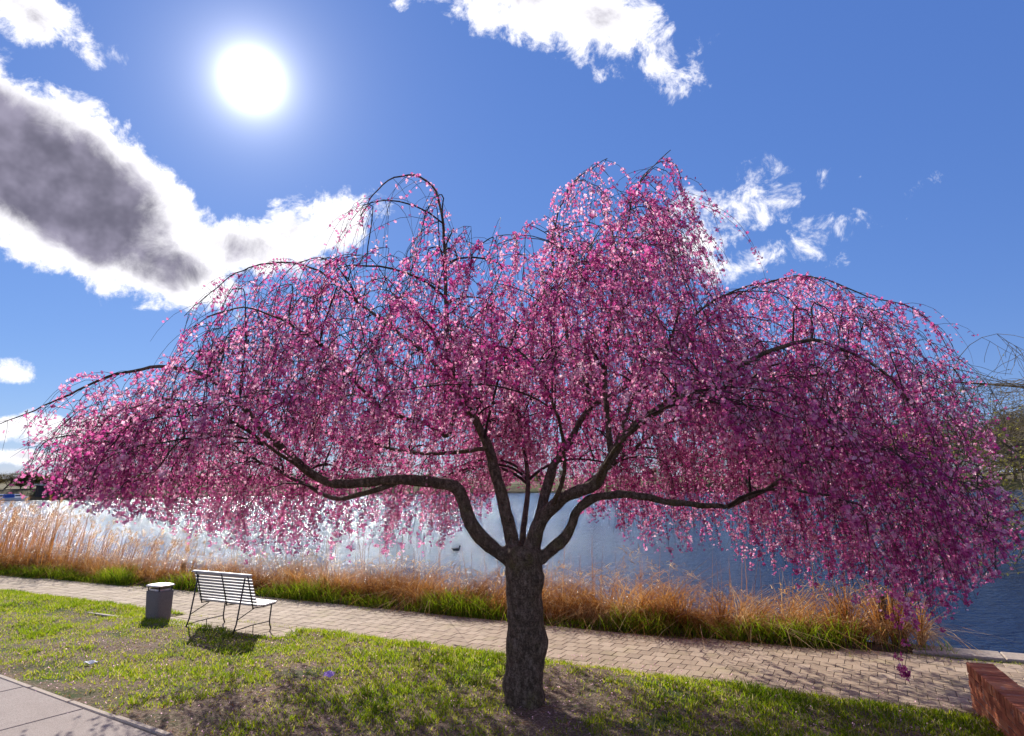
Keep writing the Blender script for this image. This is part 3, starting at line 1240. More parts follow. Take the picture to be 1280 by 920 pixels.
def petal_tris(FC, FN, FS, FT, npet=5):
    """small five-petalled flowers, one wedge-shaped face to a petal"""
    nf = len(FC)
    ref = np.where(np.abs(FN[:, 2:3]) < 0.9, np.array([[0, 0, 1.0]]), np.array([[1.0, 0, 0]]))
    A = np.cross(FN, ref)
    A /= np.linalg.norm(A, axis=1)[:, None]
    B = np.cross(FN, A)
    ph = rng.uniform(0, 2 * pi, nf)
    cup = rng.uniform(0.1, 0.9, nf)[:, None]
    V = np.empty((nf, npet, 3, 3), dtype=np.float32)
    for k in range(npet):
        r = (FS * rng.uniform(0.8, 1.2, nf))[:, None]
        for c, dth in ((1, -0.50), (2, 0.50)):
            th = ph + k * 2 * pi / npet + dth
            V[:, k, c] = FC + (np.cos(th)[:, None] * A + np.sin(th)[:, None] * B) * r + FN * cup * r * (0.8 + 0.4 * (c - 1))
        V[:, k, 0] = FC
    F = np.arange(nf * npet * 3).reshape(-1, 3)
    tone = np.repeat(FT, npet) + rng.normal(0, 0.09, nf * npet)
    return V.reshape(-1, 3), F, np.clip(tone, 0, 1)


V, F, T = petal_tris(FC, FN, FS, FT)
fo = mesh_quads('blossom', V, F, 'petal', tree, tone=T)
fo['kind'] = 'stuff'

# ------------------------------------------------------------------ grass and reeds


def blades(P, h, wdt, lean, nseg, sag=0.0, side=None):
    """ribbons: P (n,3) roots, h (n), wdt (n), lean (n,2) horizontal throw at the tip as a share of h"""
    n = len(P)
    ang = rng.uniform(0, 2 * pi, n) if side is None else side
    sx = np.stack([np.cos(ang), np.sin(ang), np.zeros(n)], axis=1)
    V = np.empty((n, nseg + 1, 2, 3), dtype=np.float32)
    for i in range(nseg + 1):
        t = i / nseg
        q = P.copy()
        q[:, 0] += lean[:, 0] * h * t ** 1.6
        q[:, 1] += lean[:, 1] * h * t ** 1.6
        q[:, 2] += h * (t - sag * t * t)
        wv = (wdt * (1 - 0.9 * t ** 1.5))[:, None] * 0.5
        V[:, i, 0] = q - sx * wv
        V[:, i, 1] = q + sx * wv
    base = np.arange(n)[:, None] * (nseg + 1) * 2
    i = np.arange(nseg)[None, :] * 2
    F = np.stack([base + i, base + i + 1, base + i + 3, base + i + 2], axis=-1).reshape(-1, 4)
    return V.reshape(-1, 3), F


def lawn_patch(x, y):
    """share of green cover, 0 bare earth .. 1 lush"""
    g = 0.58 + 0.60 * fbm(x, y, 1.7, 0.5, 3) + 0.45 * fbm(x, y, 5.0, 2.1, 3)
    # worn strip beside the pavement
    dd = -((np.array([x, y]) - c0) @ dn)
    g -= 0.55 * math.exp(-(dd / 1.0) ** 2)
    # worn ground close round the trunk
    g -= 0.30 * math.exp(-(((x - .2) ** 2 + (y - 7.8) ** 2) / 0.3))
    return g


roots = []
hts = []
ton = []
want = 80000
tries = 0
bl_r = random.Random(3)
while len(roots) < want and tries < 420000:
    tries += 1
    if tries % 9 == 1:
        tv = -7.2 * bl_r.random() ** 1.25
        tu = bl_r.uniform(-16, 9)
        th_ = bl_r.uniform(0.7, 1.45)
        tt_ = bl_r.gauss(0, 0.13)
    v = tv + bl_r.gauss(0, .05)
    u = tu + bl_r.gauss(0, .05)
    if v > -0.02:
        v = -0.02
    q = P0 + TU * u + TV * (v + 0.05)
    x, y = q
    if y < 6.3 or y > 17.5 or abs(x) / y > 0.88:
        continue
    if in_pavement(x, y) or in_pad(u, v):
        continue
    g = lawn_patch(x, y)
    if bl_r.random() > 0.05 + 0.95 * g:
        continue
    if (x - .1) ** 2 + (y - 8) ** 2 < 0.05:
        continue
    zz = lawn_z(x, y, v)
    roots.append((x, y, zz - 0.005))
    hts.append((0.026 + 0.055 * max(0, g) * bl_r.random()) * th_)
    tt = 0.66 - 0.36 * g + tt_ + bl_r.gauss(0, 0.12)
    if bl_r.random() < 0.13:
        tt = bl_r.uniform(0.8, 1.0)
    ton.append(min(1, max(0, tt)))
roots = np.array(roots)
hts = np.array(hts)
lean = rng.normal(0, 0.55, (len(roots), 2))
V, F = blades(roots, hts, rng.uniform(0.008, 0.017, len(roots)), lean, 2)
go = mesh_quads('lawn_grass', V, F, 'grass', tone=np.repeat(ton, 2))
tag(go, 'short patchy green grass growing on the lawn under the cherry', 'grass', kind='stuff')
print('grass', len(roots))

# straw and dead leaf scraps on the lawn
P = []
for k in range(9000):
    x = bl_r.uniform(-9, 6.5)
    y = bl_r.uniform(6.4, 14.0)
    u, v = to_uv(x, y)
    if v > -0.02 or in_pavement(x, y) or lawn_patch(x, y) > bl_r.uniform(0.2, 1.1):
        continue
    P.append((x, y, lawn_z(x, y, v) + 0.006 + 0.012 * bl_r.random()))
P = np.array(P)
V, F = blades(P, rng.uniform(0.012, 0.045, len(P)), rng.uniform(0.008, 0.02, len(P)), rng.normal(0, 1.6, (len(P), 2)), 1, 0.7)
ls = mesh_quads('leaf_litter', V, F, 'reed', tone=rng.uniform(0.3, 1.0, len(P)))
tag(ls, 'dry straw and dead leaf scraps scattered on the lawn', 'leaf litter', kind='stuff')

# fallen petals on the lawn
P = []
for k in range(3600):
    x = bl_r.uniform(-7.5, 6.5)
    y = bl_r.uniform(6.4, 11.8)
    u, v = to_uv(x, y)
    if v > 0.5 or in_pavement(x, y) and bl_r.random() < 0.9:
        continue
    P.append((x, y, (lawn_z(x, y, v) if v < 0 else 0.003) + 0.012 + 0.02 * bl_r.random() * (v < 0)))
P = np.array(P)
nn = rng.normal(0, 0.45, (len(P), 3)) + np.array([0, 0, 1.0])
nn /= np.linalg.norm(nn, axis=1)[:, None]
V, F, T = petal_mesh(P, nn, rng.uniform(0.008, 0.017, len(P)), rng.uniform(0.9, 1.0, len(P)), 2)
lp = mesh_quads('fallen_petals', V, F, 'petal', tone=T)
tag(lp, 'pale pink petals fallen on the grass under the cherry', 'petals', kind='stuff')


def strip_roots(n, u0, u1, d0, d1, power=1.0):
    u = rng.uniform(u0, u1, n)
    dv = d0 + (d1 - d0) * rng.random(n) ** power
    vv = np.array([vfar(a) for a in u]) + dv
    q = P0[None, :] + u[:, None] * TU[None, :] + vv[:, None] * TV[None, :]
    z = np.interp(dv, [0.02, 0.12, 0.6, 1.3, 2.2, 3.0], [-.03, .02, 0., -.25, -.75, -1.1])
    return u, dv, np.column_stack([q, z])


def hnoise(u, seed, sc=0.6):
    return np.array([fbm(a, seed, 0, sc, 3) for a in u])


# dry tangled sedge along the water
parts = []
for (n, d0, d1, hmin, hmax, sag, ls, toff) in ((10000, 0.30, 1.3, .55, 1.05, .35, .45, -.05), (10000, 0.25, 1.0, .6, 1.1, .85, .75, 0.08), (8000, 0.25, 1.1, .7, 1.3, 1.1, .5, 0.15), (1200, 0.6, 1.6, .9, 1.25, .2, .3, -.15)):
    u, dv, R_ = strip_roots(n, -24, 5.25, d0, d1)
    # tussocks: roots drawn together, blades of a tussock thrown the same way
    cl = (np.round(u / 0.33) + 100).astype(int)
    jx = rng.normal(0, .09, 400)
    u = (np.round(u / 0.33) * 0.33 + jx[cl % 400]) * 0.72 + u * 0.28
    u = np.minimum(u, 5.2)
    vv = np.array([vfar(q_) for q_ in u]) + dv
    R_[:, :2] = P0[None, :] + u[:, None] * TU + vv[:, None] * TV
    hm = np.clip(0.92 + 0.55 * hnoise(u, 2.0, 0.55) + 0.25 * hnoise(u, 9.0, 1.9), 0.35, 1.5)
    hm *= np.interp(u, [-24, -12, -5, 3, 4.6, 5.25], [0.66, 0.72, 0.95, 0.98, 0.95, 0.85])
    h = rng.uniform(hmin, hmax, n) * hm * 1.4
    ln = rng.normal(0, ls, (n, 2)) + rng.normal(0, 0.38, (400, 2))[cl % 400] + np.array([0.08, -0.08])
    h *= rng.uniform(0.72, 1.22, 400)[cl % 400]
    h = np.minimum(h, rng.uniform(1.0, 1.5, n))
    ln *= np.interp(u, [3.5, 4.8], [1, 0.5])[:, None]
    # blades at the front do not flop over the path
    across = ln @ TV
    cut = np.where((across < 0) & (dv < 0.7), across * 0.65, 0.0)
    ln = ln - cut[:, None] * TV[None, :]
    V, F = blades(R_, h, rng.uniform(0.007, 0.019, n), ln, 4, sag)
    tn = np.clip(0.42 + toff + 0.35 * hnoise(u, 4.0, 0.9) + rng.normal(0, 0.14, 400)[cl % 400] + rng.normal(0, 0.20, n) + np.interp(u, [-2, 3], [0, .16]), 0, 1)
    parts.append((V, F, np.repeat(tn, 4)))
# broken, curled dead leaves caught in the tangle
n = 15000
u, dv, R_ = strip_roots(n, -24, 5.2, 0.12, 1.2)
hm = np.clip(0.92 + 0.55 * hnoise(u, 2.0, 0.55) + 0.25 * hnoise(u, 9.0, 1.9), 0.35, 1.5) * np.interp(u, [-24, -10, 3, 5.2], [.75, 1.0, 1.1, .85])
R_[:, 2] += rng.random(n) ** 0.7 * 0.95 * hm * np.clip(0.35 + dv, 0, 1)
V, F = blades(R_, rng.uniform(.05, .16, n), rng.uniform(.008, .022, n), rng.normal(0, 1.5, (n, 2)), 2, rng.uniform(.3, 2.2, n))
parts.append((V, F, np.repeat(np.clip(rng.normal(.62, .26, n), 0, 1), 2)))
V = np.concatenate([p[0] for p in parts])
off = np.cumsum([0] + [len(p[0]) for p in parts[:-1]])
F = np.concatenate([p[1] + o for p, o in zip(parts, off)])
T = np.concatenate([p[2] for p in parts])
ro = mesh_quads('dry_sedge', V, F, 'reed', tone=T)
tag(ro, 'tangled orange-brown dry sedge lining the lake side of the path', 'sedge', kind='stuff')

# standing reed stalks with plumes at the left, thin bare stalks elsewhere
parts = []
u1, dv1, R1 = strip_roots(430, -26, -16.3, 0.4, 2.2)
u2, dv2, R2 = strip_roots(120, -16.3, -11.5, 0.6, 2.0)
u3, dv3, R3 = strip_roots(200, -11.5, 5.0, 0.7, 2.0)
for (uu, RR, h, lx, tn, wd) in ((u1, R1, rng.uniform(1.4, 2.35, len(u1)), 0.17, 0.32, .020), (u2, R2, rng.uniform(0.9, 1.6, len(u2)), 0.25, 0.12, .017), (u3, R3, rng.uniform(0.9, 1.75, len(u3)), 0.02, 0.08, .014)):
    n = len(uu)
    ln = rng.normal(0, 0.07, (n, 2)) + np.array([lx, 0.0])
    sd = np.zeros(n) + 0.15
    V, F = blades(RR, h, np.full(n, wd), ln, 4, 0.02, sd)
    # keep stalks stout towards the tip
    parts.append((V, F, np.repeat(np.clip(tn + rng.normal(0, .12, n), 0, 1), 4)))
    if lx > 0.05:
        tips = RR + np.column_stack([ln * h[:, None], h * 0.98])
        for rep in range(16):
            k = rng.random(n) < 0.75
            tp = tips[k] + rng.normal(0, 0.02, (k.sum(), 3)) - np.column_stack([np.zeros((k.sum(), 2)), rng.uniform(0, .18, k.sum())])
            V, F = blades(tp, rng.uniform(.05, .14, k.sum()), np.full(k.sum(), .012), rng.normal(0, .5, (k.sum(), 2)) + np.array([1.0, 0]), 2, 0.4)
            parts.append((V, F, np.repeat(np.clip(0.62 + rng.normal(0, .15, k.sum()), 0, 1), 2)))
        # long leaves of the reeds
        for rep in range(1):
            t = rng.uniform(0.15, 0.75, n)
            rp = RR + np.column_stack([ln * (h * t ** 1.6)[:, None], h * t])
            V, F = blades(rp, rng.uniform(.25, .55, n), np.full(n, .014), rng.normal(0, .5, (n, 2)) + np.array([.5, 0]), 3, 0.45)
            parts.append((V, F, np.repeat(np.clip(0.4 + rng.normal(0, .18, n), 0, 1), 3)))
V = np.concatenate([p[0] for p in parts])
off = np.cumsum([0] + [len(p[0]) for p in parts[:-1]])
F = np.concatenate([p[1] + o for p, o in zip(parts, off)])
T = np.concatenate([p[2] for p in parts])
rs = mesh_quads('reed_stalks', V, F, 'reed', tone=T)
tag(rs, 'standing dry reed stalks with feathery plumes above the sedge', 'reeds', kind='stuff')

# fresh green grass at the foot of the sedge
n = 17000
u, dv, R_ = strip_roots(n, -24, 5.6, -0.04, 0.40, 1.3)
keep = rng.random(n) < np.clip(0.62 + 0.9 * hnoise(u, 12.0, 0.8), 0.12, 1)
R_, u = R_[keep], u[keep]
n = len(u)
h = rng.uniform(0.12, 0.42, n) * np.clip(0.9 + 0.9 * hnoise(u, 15.0, 1.1), 0.3, 1.7)
V, F = blades(R_, h, rng.uniform(0.008, 0.017, n), rng.normal(0, 0.45, (n, 2)), 3, 0.12)
gf = mesh_quads('bank_grass', V, F, 'grass', tone=np.repeat(np.clip(0.33 + rng.normal(0, .15, n), 0, .8), 3))
tag(gf, 'fresh bright green grass along the lake edge of the path', 'grass', kind='stuff')

# moss and weeds creeping over the edges of the path
n = 5000
u = rng.uniform(-18, 8, n)
dv = -np.abs(rng.normal(0, 0.16, n))
side_ = rng.random(n) < 0.6
vv = np.where(side_, np.array([vfar(a) for a in u]) + dv, -dv * 0.45)
q = P0[None, :] + u[:, None] * TU + vv[:, None] * TV
V, F = blades(np.column_stack([q, np.full(n, -0.008)]), rng.uniform(0.012, 0.04, n), rng.uniform(0.005, 0.012, n), rng.normal(0, .9, (n, 2)), 2)
we = mesh_quads('path_weeds', V, F, 'grass', tone=np.repeat(np.clip(0.62 + rng.normal(0, .18, n), 0, 1), 2))
tag(we, 'low moss and weeds creeping over the path edges', 'weeds', kind='stuff')

# ------------------------------------------------------------------ brick wall at the right
WA = np.array([5.02, 7.76])
WD = np.array([-0.357, -0.934])
WN = np.array([0.934, -0.357])
wrot = math.atan2(WD[1], WD[0])
wall = thing('brick_wall', 'low red brick wall with a brick-on-edge top beside the path', 'wall', (WA[0], WA[1], 0.0), wrot)
WL = 3.6
a = Acc()
a.box((0.012, 0.012, -0.1), (WL - .012, 0.238, 0.455))
a.build('mortar', 'mortar', wall)


def brick_mesh(lx, ly, lz):
    a = Acc()
    a.box((0, 0, 0), (lx, ly, lz), 0.004)
    me = bpy.data.meshes.new('brick')
    me.from_pydata(a.V, [], a.F)
    me.materials.append(MATS['brick'])
    return me


mb_full = brick_mesh(.24, .115, .062)
mb_half = brick_mesh(.115, .115, .062)
mb_row = brick_mesh(.064, .256, .105)


def put_brick(me, loc, j=0.004):
    o = bpy.data.objects.new('brick', me)
    C.objects.link(o)
    o.parent = wall
    o.location = [c + random.uniform(-j, j) for c in loc]
    o.rotation_euler = (random.uniform(-.008, .008), random.uniform(-.008, .008), random.uniform(-.012, .012))


for c in range(5):
    z = c * 0.073 - 0.005
    for yy in (0.003, 0.132):
        x = 0.0
        if c % 2:
            put_brick(mb_half, (x, yy, z))
            x += .125
        while x < WL - .12:
            if x + .24 > WL:
                put_brick(mb_half, (x, yy, z))
                break
            put_brick(mb_full, (x, yy, z))
            x += .25
x = 0.0
while x < WL - .06:
    put_brick(mb_row, (x, -0.003, 0.362), 0.003)
    x += .0745

# ------------------------------------------------------------------ bench and litter bin
BROT = PROT
bc = gnd(287, 788)
bench = thing('park_bench', 'slatted park bench with pale slats and thin dark iron frame facing the lake', 'bench', (-5.03, 12.02, 0.0), BROT)
# local frame: x along the bench, y towards the lake (front), z up
BL = 1.46


def bar(name, pts, r, mat='iron', parent=bench, sides=6):
    a = Acc()
    a.tube(np.array(pts, dtype=float), r, sides)
    return a.build(name, mat, parent, True)


seat_z = 0.44
sa = Acc()
sa.box((-BL / 2, -0.019, -0.011), (BL / 2, 0.019, 0.011), 0.004)
sme = bpy.data.meshes.new('slat')
sme.from_pydata(sa.V, [], sa.F)
sme.materials.append(MATS['slat'])


def slat(loc, tilt):
    o = bpy.data.objects.new('slat', sme)
    C.objects.link(o)
    o.parent = bench
    o.location = loc
    o.rotation_euler = (tilt, 0, 0)


NBS = 10
bk0 = np.array([0, 0.02, seat_z + 0.03])
bk1 = np.array([0, -0.13, seat_z + 0.50])
bdir = (bk1 - bk0) / np.linalg.norm(bk1 - bk0)
btilt = math.atan2(bdir[2], bdir[1])
for i in range(NBS):
    p = bk0 + (bk1 - bk0) * i / (NBS - 1)
    slat(tuple(p), btilt)
for i in range(8):
    slat((0, 0.06 + i * 0.055, seat_z + 0.006 * abs(i - 3)), 0.02 * (i - 3))
# top rail
a = Acc()
a.box((-BL / 2 - 0.03, -0.03, -0.014), (BL / 2 + 0.01, 0.025, 0.014), 0.006)
tr = a.build('top_rail', 'slat', bench)
tr.location = (0, -0.14, seat_z + 0.535)
for s in (-0.66, 0.0, 0.66):
    x = s * BL / 1.46
    bar('back_strap', [(x, bk0[1] - .018, bk0[2] - .05), (x, bk1[1] - .018, bk1[2] + .03)], 0.011)
    bar('seat_rail', [(x, -0.01, seat_z - .02), (x, 0.25, seat_z - .03), (x, 0.49, seat_z - .012)], 0.011)
for s in (-1, 1):
    x = s * 0.60
    bar('leg', [(x, -0.15, seat_z + 0.48), (x, -0.27, 0.2), (x, -0.35, 0.0)], 0.013)
    bar('leg', [(x, 0.46, seat_z - .02), (x, 0.43, 0.14), (x, 0.44, 0.07), (x, 0.47, 0.0)], 0.013)
    bar('brace', [(x, -0.31, 0.10), (x, 0.05, 0.13), (x, 0.43, 0.13)], 0.009)
    bar('brace', [(x, -0.24, 0.27), (x, 0.10, seat_z - .03)], 0.008)
    bar('foot_peg', [(x, 0.08, 0.13), (x, 0.08, 0.0)], 0.008)

BX, BY = gnd(197, 777)[:2]
binn = thing('litter_bin', 'dark grey litter bin with rounded corners and a pale lid beside the bench', 'litter bin', (BX, BY, 0.0), BROT)
binn.scale = (0.9, 0.9, 0.92)
a = Acc()
a.lathe([(0.205, -0.02), (0.21, 0.02), (0.222, 0.30), (0.232, 0.60), (0.226, 0.612), (0.205, 0.615), (0.205, 0.50)], 40, sy=0.8, power=6.0)
a.build('body', 'binbody', binn, True)
a = Acc()
a.lathe([(0.175, 0.56), (0.185, 0.60), (0.187, 0.648), (0.180, 0.652), (0.165, 0.60)], 40, sy=0.8, power=5.0)
a.build('liner', 'steel', binn, True)
for k in range(4):
    th = pi / 4 + k * pi / 2
    bar('lid_post', [(0.25 * math.cos(th), 0.2 * math.sin(th), 0.60), (0.25 * math.cos(th), 0.2 * math.sin(th), 0.70)], 0.012, 'iron', binn)
a = Acc()
a.lathe([(0.235, 0.695), (0.262, 0.700), (0.266, 0.712), (0.24, 0.726), (0.12, 0.738), (0.02, 0.742)], 40, sy=0.85, power=3.2)
a.build('lid', 'steel', binn, True)

# pale kerb lengths in the grass edge under bin and bench
for (ua, ub) in ((-9.35, -8.4), (-8.4, -7.45), (-7.4, -6.45), (-6.4, -5.5), (-5.45, -4.75)):
    a = Acc()
    a.box((0, -0.04, -0.08), (ub - ua - .01, 0.04, 0.035), 0.008)
    o = a.build('kerb_stone', 'coping', strips)
    q = uv(ua, -0.80, 0.0)
    o.location = q
    o.rotation_euler = (0, 0, PROT + random.uniform(-.01, .01))

# ------------------------------------------------------------------ litter on the lawn


def sheet(name, px, py, lx, ly, rz, mat, label, cat='litter', tilt=0.25):
    g = gnd(px, py)
    V = []
    F = []
    nx, ny = 6, 4
    for side in (0, 1):
        for i in range(nx + 1):
            for j in range(ny + 1):
                x = (i / nx - .5) * lx
                y = (j / ny - .5) * ly
                z = 0.012 * math.sin(i * 1.3 + j) + y * tilt - side * 0.0015
                V.append((x, y, z))
    m = (nx + 1) * (ny + 1)
    for i in range(nx):
        for j in range(ny):
            a_ = i * (ny + 1) + j
            F.append((a_, a_ + ny + 1, a_ + ny + 2, a_ + 1))
            F.append((m + a_, m + a_ + 1, m + a_ + ny + 2, m + a_ + ny + 1))
    ring = [i * (ny + 1) for i in range(nx + 1)] + [nx * (ny + 1) + j for j in range(1, ny + 1)] + [i * (ny + 1) + ny for i in range(nx - 1, -1, -1)] + [j for j in range(ny - 1, 0, -1)]
    for k in range(len(ring)):
        b = ring[k]
        c = ring[(k + 1) % len(ring)]
        F.append((b, m + b, m + c, c))
    o = mesh_py(name, V, F, mat)
    u_, v_ = to_uv(g[0], g[1])
    o.location = (g[0], g[1], lawn_z(g[0], g[1], v_) + 0.045)
    o.rotation_euler = (0, 0, rz)
    return tag(o, label, cat)


sheet('paper_scrap', 113, 834, 0.17, 0.07, 0.0, 'paper', 'white paper scrap lying on the worn grass by the pavement')
sheet('paper_scrap', 411, 853, 0.13, 0.09, 0.1, 'lilac', 'lilac paper scrap lying in the grass', tilt=0.45)

# wooden posts among the sedge
for (px, py, D_, h, lab) in ((231, 697, 18.2, 0.62, 'short dark wooden post in the sedge behind the bench'),
                             (1103, 790, 10.75, 0.70, 'cut pale wooden post at the end of the sedge')):
    p = dep(px, py, D_)
    a = Acc()
    a.lathe([(0.062, -0.9), (0.06, h - .03), (0.05, h), (0.01, h + .004)], 10)
    o = a.build('wooden_post', 'post')
    o.location = (p[0], p[1], 0.0 if D_ < 15 else -0.15)
    o.rotation_euler = (random.uniform(-.06, .06), random.uniform(-.06, .06), 0)
    tag(o, lab, 'post')

# duck on the lake


def ico_blob(parts, name, mat, loc, rz):
    a = Acc()
    for c, r, (sx, sy, sz) in parts:
        pr = []
        V = []
        F = []
        nl, ns = 7, 10
        for i in range(nl + 1):
            th = pi * i / nl
            for k in range(ns):
                ph = 2 * pi * k / ns
                V.append((c[0] + r * sx * math.sin(th) * math.cos(ph), c[1] + r * sy * math.sin(th) * math.sin(ph), c[2] + r * sz * math.cos(th)))
        for i in range(nl):
            for k in range(ns):
                j = (k + 1) % ns
                F.append((i * ns + k, (i + 1) * ns + k, (i + 1) * ns + j, i * ns + j))
        a.add(V, F)
    t = a.build('tmp', mat)
    rm = t.modifiers.new('r', 'REMESH')
    rm.mode = 'VOXEL'
    rm.voxel_size = 0.012
    s_ = t.modifiers.new('s', 'SMOOTH')
    s_.iterations = 4
    dg = bpy.context.evaluated_depsgraph_get()
    me = bpy.data.meshes.new_from_object(t.evaluated_get(dg))
    bpy.data.objects.remove(t)
    for p in me.polygons:
        p.use_smooth = True
    o = bpy.data.objects.new(name, me)
    C.objects.link(o)
    o.location = loc
    o.rotation_euler = (0, 0, rz)
    return o


dk = gnd(570, 688, WATER_Z)
duck = ico_blob([((0, 0, .05), .10, (1.9, 1, .75)), ((-.17, 0, .09), .05, (1.5, .8, .6)), ((.15, 0, .12), .04, (.8, .8, 1.6)), ((.17, 0, .19), .045, (1.1, .85, .95)), ((.23, 0, .18), .02, (1.7, .8, .5))],
                'duck', 'duck', (dk[0], dk[1], WATER_Z), 0.2)
tag(duck, 'small dark duck swimming on the lake beyond the sedge', 'duck')

# ------------------------------------------------------------------ far shore


def polar(azd, R_, z=0.0):
    a_ = math.radians(azd)
    return (R_ * math.sin(a_), R_ * math.cos(a_), z)


def shore_R(azd):
    return 224 + 7 * fbm(azd * 0.07, 3.3, 0, 1.0, 3) + np.interp(azd, [-45, 0, 45], [0, 30, 10])


azs = np.linspace(-75, 75, 121)
rows = [(-3, -1.2), (0.0, WATER_Z + 0.02), (0.6, -0.05), (1.0, 0.05), (6, 2.0), (9, 2.35), (30, 2.7), (80, 4.0), (400, 9.0), (1200, 12.0)]
V = []
F = []
for k, (dr, z) in enumerate(rows):
    for azd in azs:
        V.append(polar(azd, shore_R(azd) + dr, z + (0.25 * fbm(azd * .4, k * 3.0, 0, 1, 2) if k > 3 else 0)))
na = len(azs)
for k in range(len(rows) - 1):
    for i in range(na - 1):
        a_ = k * na + i
        F.append((a_, a_ + 1, a_ + na + 1, a_ + na))
far = struct(mesh_py('far_bank', V, F, 'farbank', smooth=True))
# pale stone edging at the foot of the far bank, stone by stone where it is seen
for i, azd in enumerate(np.arange(30, 41, 0.8)):
    a = Acc()
    L = random.uniform(2.2, 3.1)
    a.box((-L / 2, -0.3, -0.9), (L / 2, 0.3, random.uniform(0.1, 0.3)), 0.05)
    o = a.build('edging_stone', 'revet', far)
    p = polar(azd, shore_R(azd) + 0.1, -0.3)
    o.location = p
    o.rotation_euler = (0, 0, -math.radians(azd) + random.uniform(-.04, .04))


def grow(seed, height, spread, levels, nchild, r0, up=0.5, first=0.28):
    """bare branching skeleton: list of (points, radii, level)"""
    r_ = random.Random(seed)
    out = []

    def rec(p, d, L, r, lev):
        n = 6
        pts = [p]
        q = p.copy()
        dd = d.copy()
        for i in range(n):
            dd = dd + np.array([r_.gauss(0, .13), r_.gauss(0, .13), r_.gauss(0.02, .08)]) + np.array([0, 0, up * 0.05])
            dd /= np.linalg.norm(dd)
            q = q + dd * L / n
            pts.append(q.copy())
        rr = np.linspace(r, r * (0.45 if lev else 0.5), n + 1)
        out.append((np.array(pts), rr, lev))
        if lev >= levels:
            return
        for c in range(nchild[lev]):
            t = r_.uniform(first if lev == 0 else 0.2, 1.0)
            i = min(n, max(1, int(t * n)))
            th = r_.uniform(0, 2 * pi)
            side = np.array([math.cos(th), math.sin(th), r_.uniform(-.15, .5)])
            nd = dd * 0.45 + side * spread
            nd[2] += up * 0.3
            nd /= np.linalg.norm(nd)
            rec(pts[i], nd, L * r_.uniform(0.42, 0.68), max(rr[i] * 0.55, 0.004), lev + 1)

    rec(np.array([0.0, 0, -0.2]), np.array([r_.gauss(0, .04), r_.gauss(0, .04), 1.0]), height * 0.62, r0, 0)
    return out


def far_tree_proto(seed, height, spread, mat, leaf, nleaf):
    root = thing('far_tree', 'tree', 'tree')
    sk = grow(seed, height, spread, 3, (9, 6, 5), height * 0.024)
    tb = Tubes(5)
    for P, R_, lev in sk:
        if lev <= 1:
            tb.add(P, R_)
    tb.build('trunk', 'bark', root)
    ends = [P[-1] for P, R_, lev in sk if lev == 3] + [P[3] for P, R_, lev in sk if lev == 3]
    ends = np.array(ends)
    sticks = [(P[0], P[-1]) for P, R_, lev in sk if lev >= 2]
    r_ = np.random.default_rng(seed)
    # twigs as thin ribbons, buds and young leaves as small faces
    Vs = []
    for p0, p1 in sticks:
        for rep in range(5):
            s0 = p0 + (p1 - p0) * r_.random()
            e = p1 + r_.normal(0, height * 0.035, 3)
            sd = r_.normal(0, 1, 3)
            sd = sd / np.linalg.norm(sd) * 0.035
            Vs.append([s0 - sd, s0 + sd, e + sd * .4, e - sd * .4])
    idx = r_.integers(0, len(ends), nleaf)
    c = ends[idx] + r_.normal(0, height * 0.04, (nleaf, 3))
    sz = r_.uniform(leaf * .5, leaf, nleaf)
    A_ = r_.normal(0, 1, (nleaf, 3))
    A_ /= np.linalg.norm(A_, axis=1)[:, None]
    B_ = np.cross(A_, r_.normal(0, 1, (nleaf, 3)))
    B_ /= np.linalg.norm(B_, axis=1)[:, None]
    L_ = np.stack([c - A_ * sz[:, None], c - B_ * sz[:, None] * .6, c + A_ * sz[:, None], c + B_ * sz[:, None] * .6], axis=1)
    allv = np.concatenate([np.array(Vs), L_]).reshape(-1, 3)
    Fq = np.arange(len(allv)).reshape(-1, 4)
    tone = np.concatenate([np.full(len(Vs), 0.15), r_.random(nleaf)])
    cr_ = mesh_quads('crown', allv, Fq, mat, root, tone=tone)
    return root


kinds = [(far_tree_proto(21, 10, 0.9, 'fartwig', .11, 1500), 'tall bare brown tree with fine twigs on the far shore', 'bare trees on the far shore'),
         (far_tree_proto(22, 10, 1.1, 'fartwig', .12, 2400), 'broad brown budding tree on the far shore', 'budding trees on the far shore'),
         (far_tree_proto(23, 10, 0.8, 'fargreen', .24, 3800), 'dark olive evergreen tree on the far shore', 'olive trees on the far shore'),
         (far_tree_proto(24, 10, 1.25, 'fartwig', .20, 4200), 'low dense brown thicket tree on the far shore', 'thicket trees on the far shore')]
used = [False] * 4
fr = random.Random(9)


def plant(kind, azd, dr, h, wide=1.0):
    proto, lab, grp = kinds[kind]
    o = proto if not used[kind] else copy_tree(proto)
    used[kind] = True
    R_ = shore_R(azd) + dr
    o.location = polar(azd, R_, np.interp(dr, [6, 9, 30, 80], [1.9, 2.2, 2.6, 3.8]))
    s_ = h / 10.0
    o.scale = (s_ * wide, s_ * wide, s_)
    o.rotation_euler = (0, 0, fr.uniform(0, 6.28))
    tag(o, lab, 'tree', grp)


# left shore: a low dark wood
azd = -52.0
while azd < -8:
    plant(fr.choice([3, 3, 1, 2]), azd, fr.uniform(12, 30), fr.uniform(5.0, 7.0), fr.uniform(1.4, 2.0))
    azd += fr.uniform(0.55, 0.95)
# middle: a few lower trees
while azd < 12:
    plant(fr.choice([0, 1, 3]), azd, fr.uniform(20, 50), fr.uniform(6, 10), 1.2)
    azd += fr.uniform(1.8, 2.8)
# right shore: tall trees in two rows
while azd < 52:
    plant(fr.choice([0, 1, 1, 1, 0]), azd, fr.uniform(11, 40), fr.uniform(19, 28) if azd > 18 else fr.uniform(11, 17), fr.uniform(0.9, 1.2))
    azd += fr.uniform(0.6, 1.0)
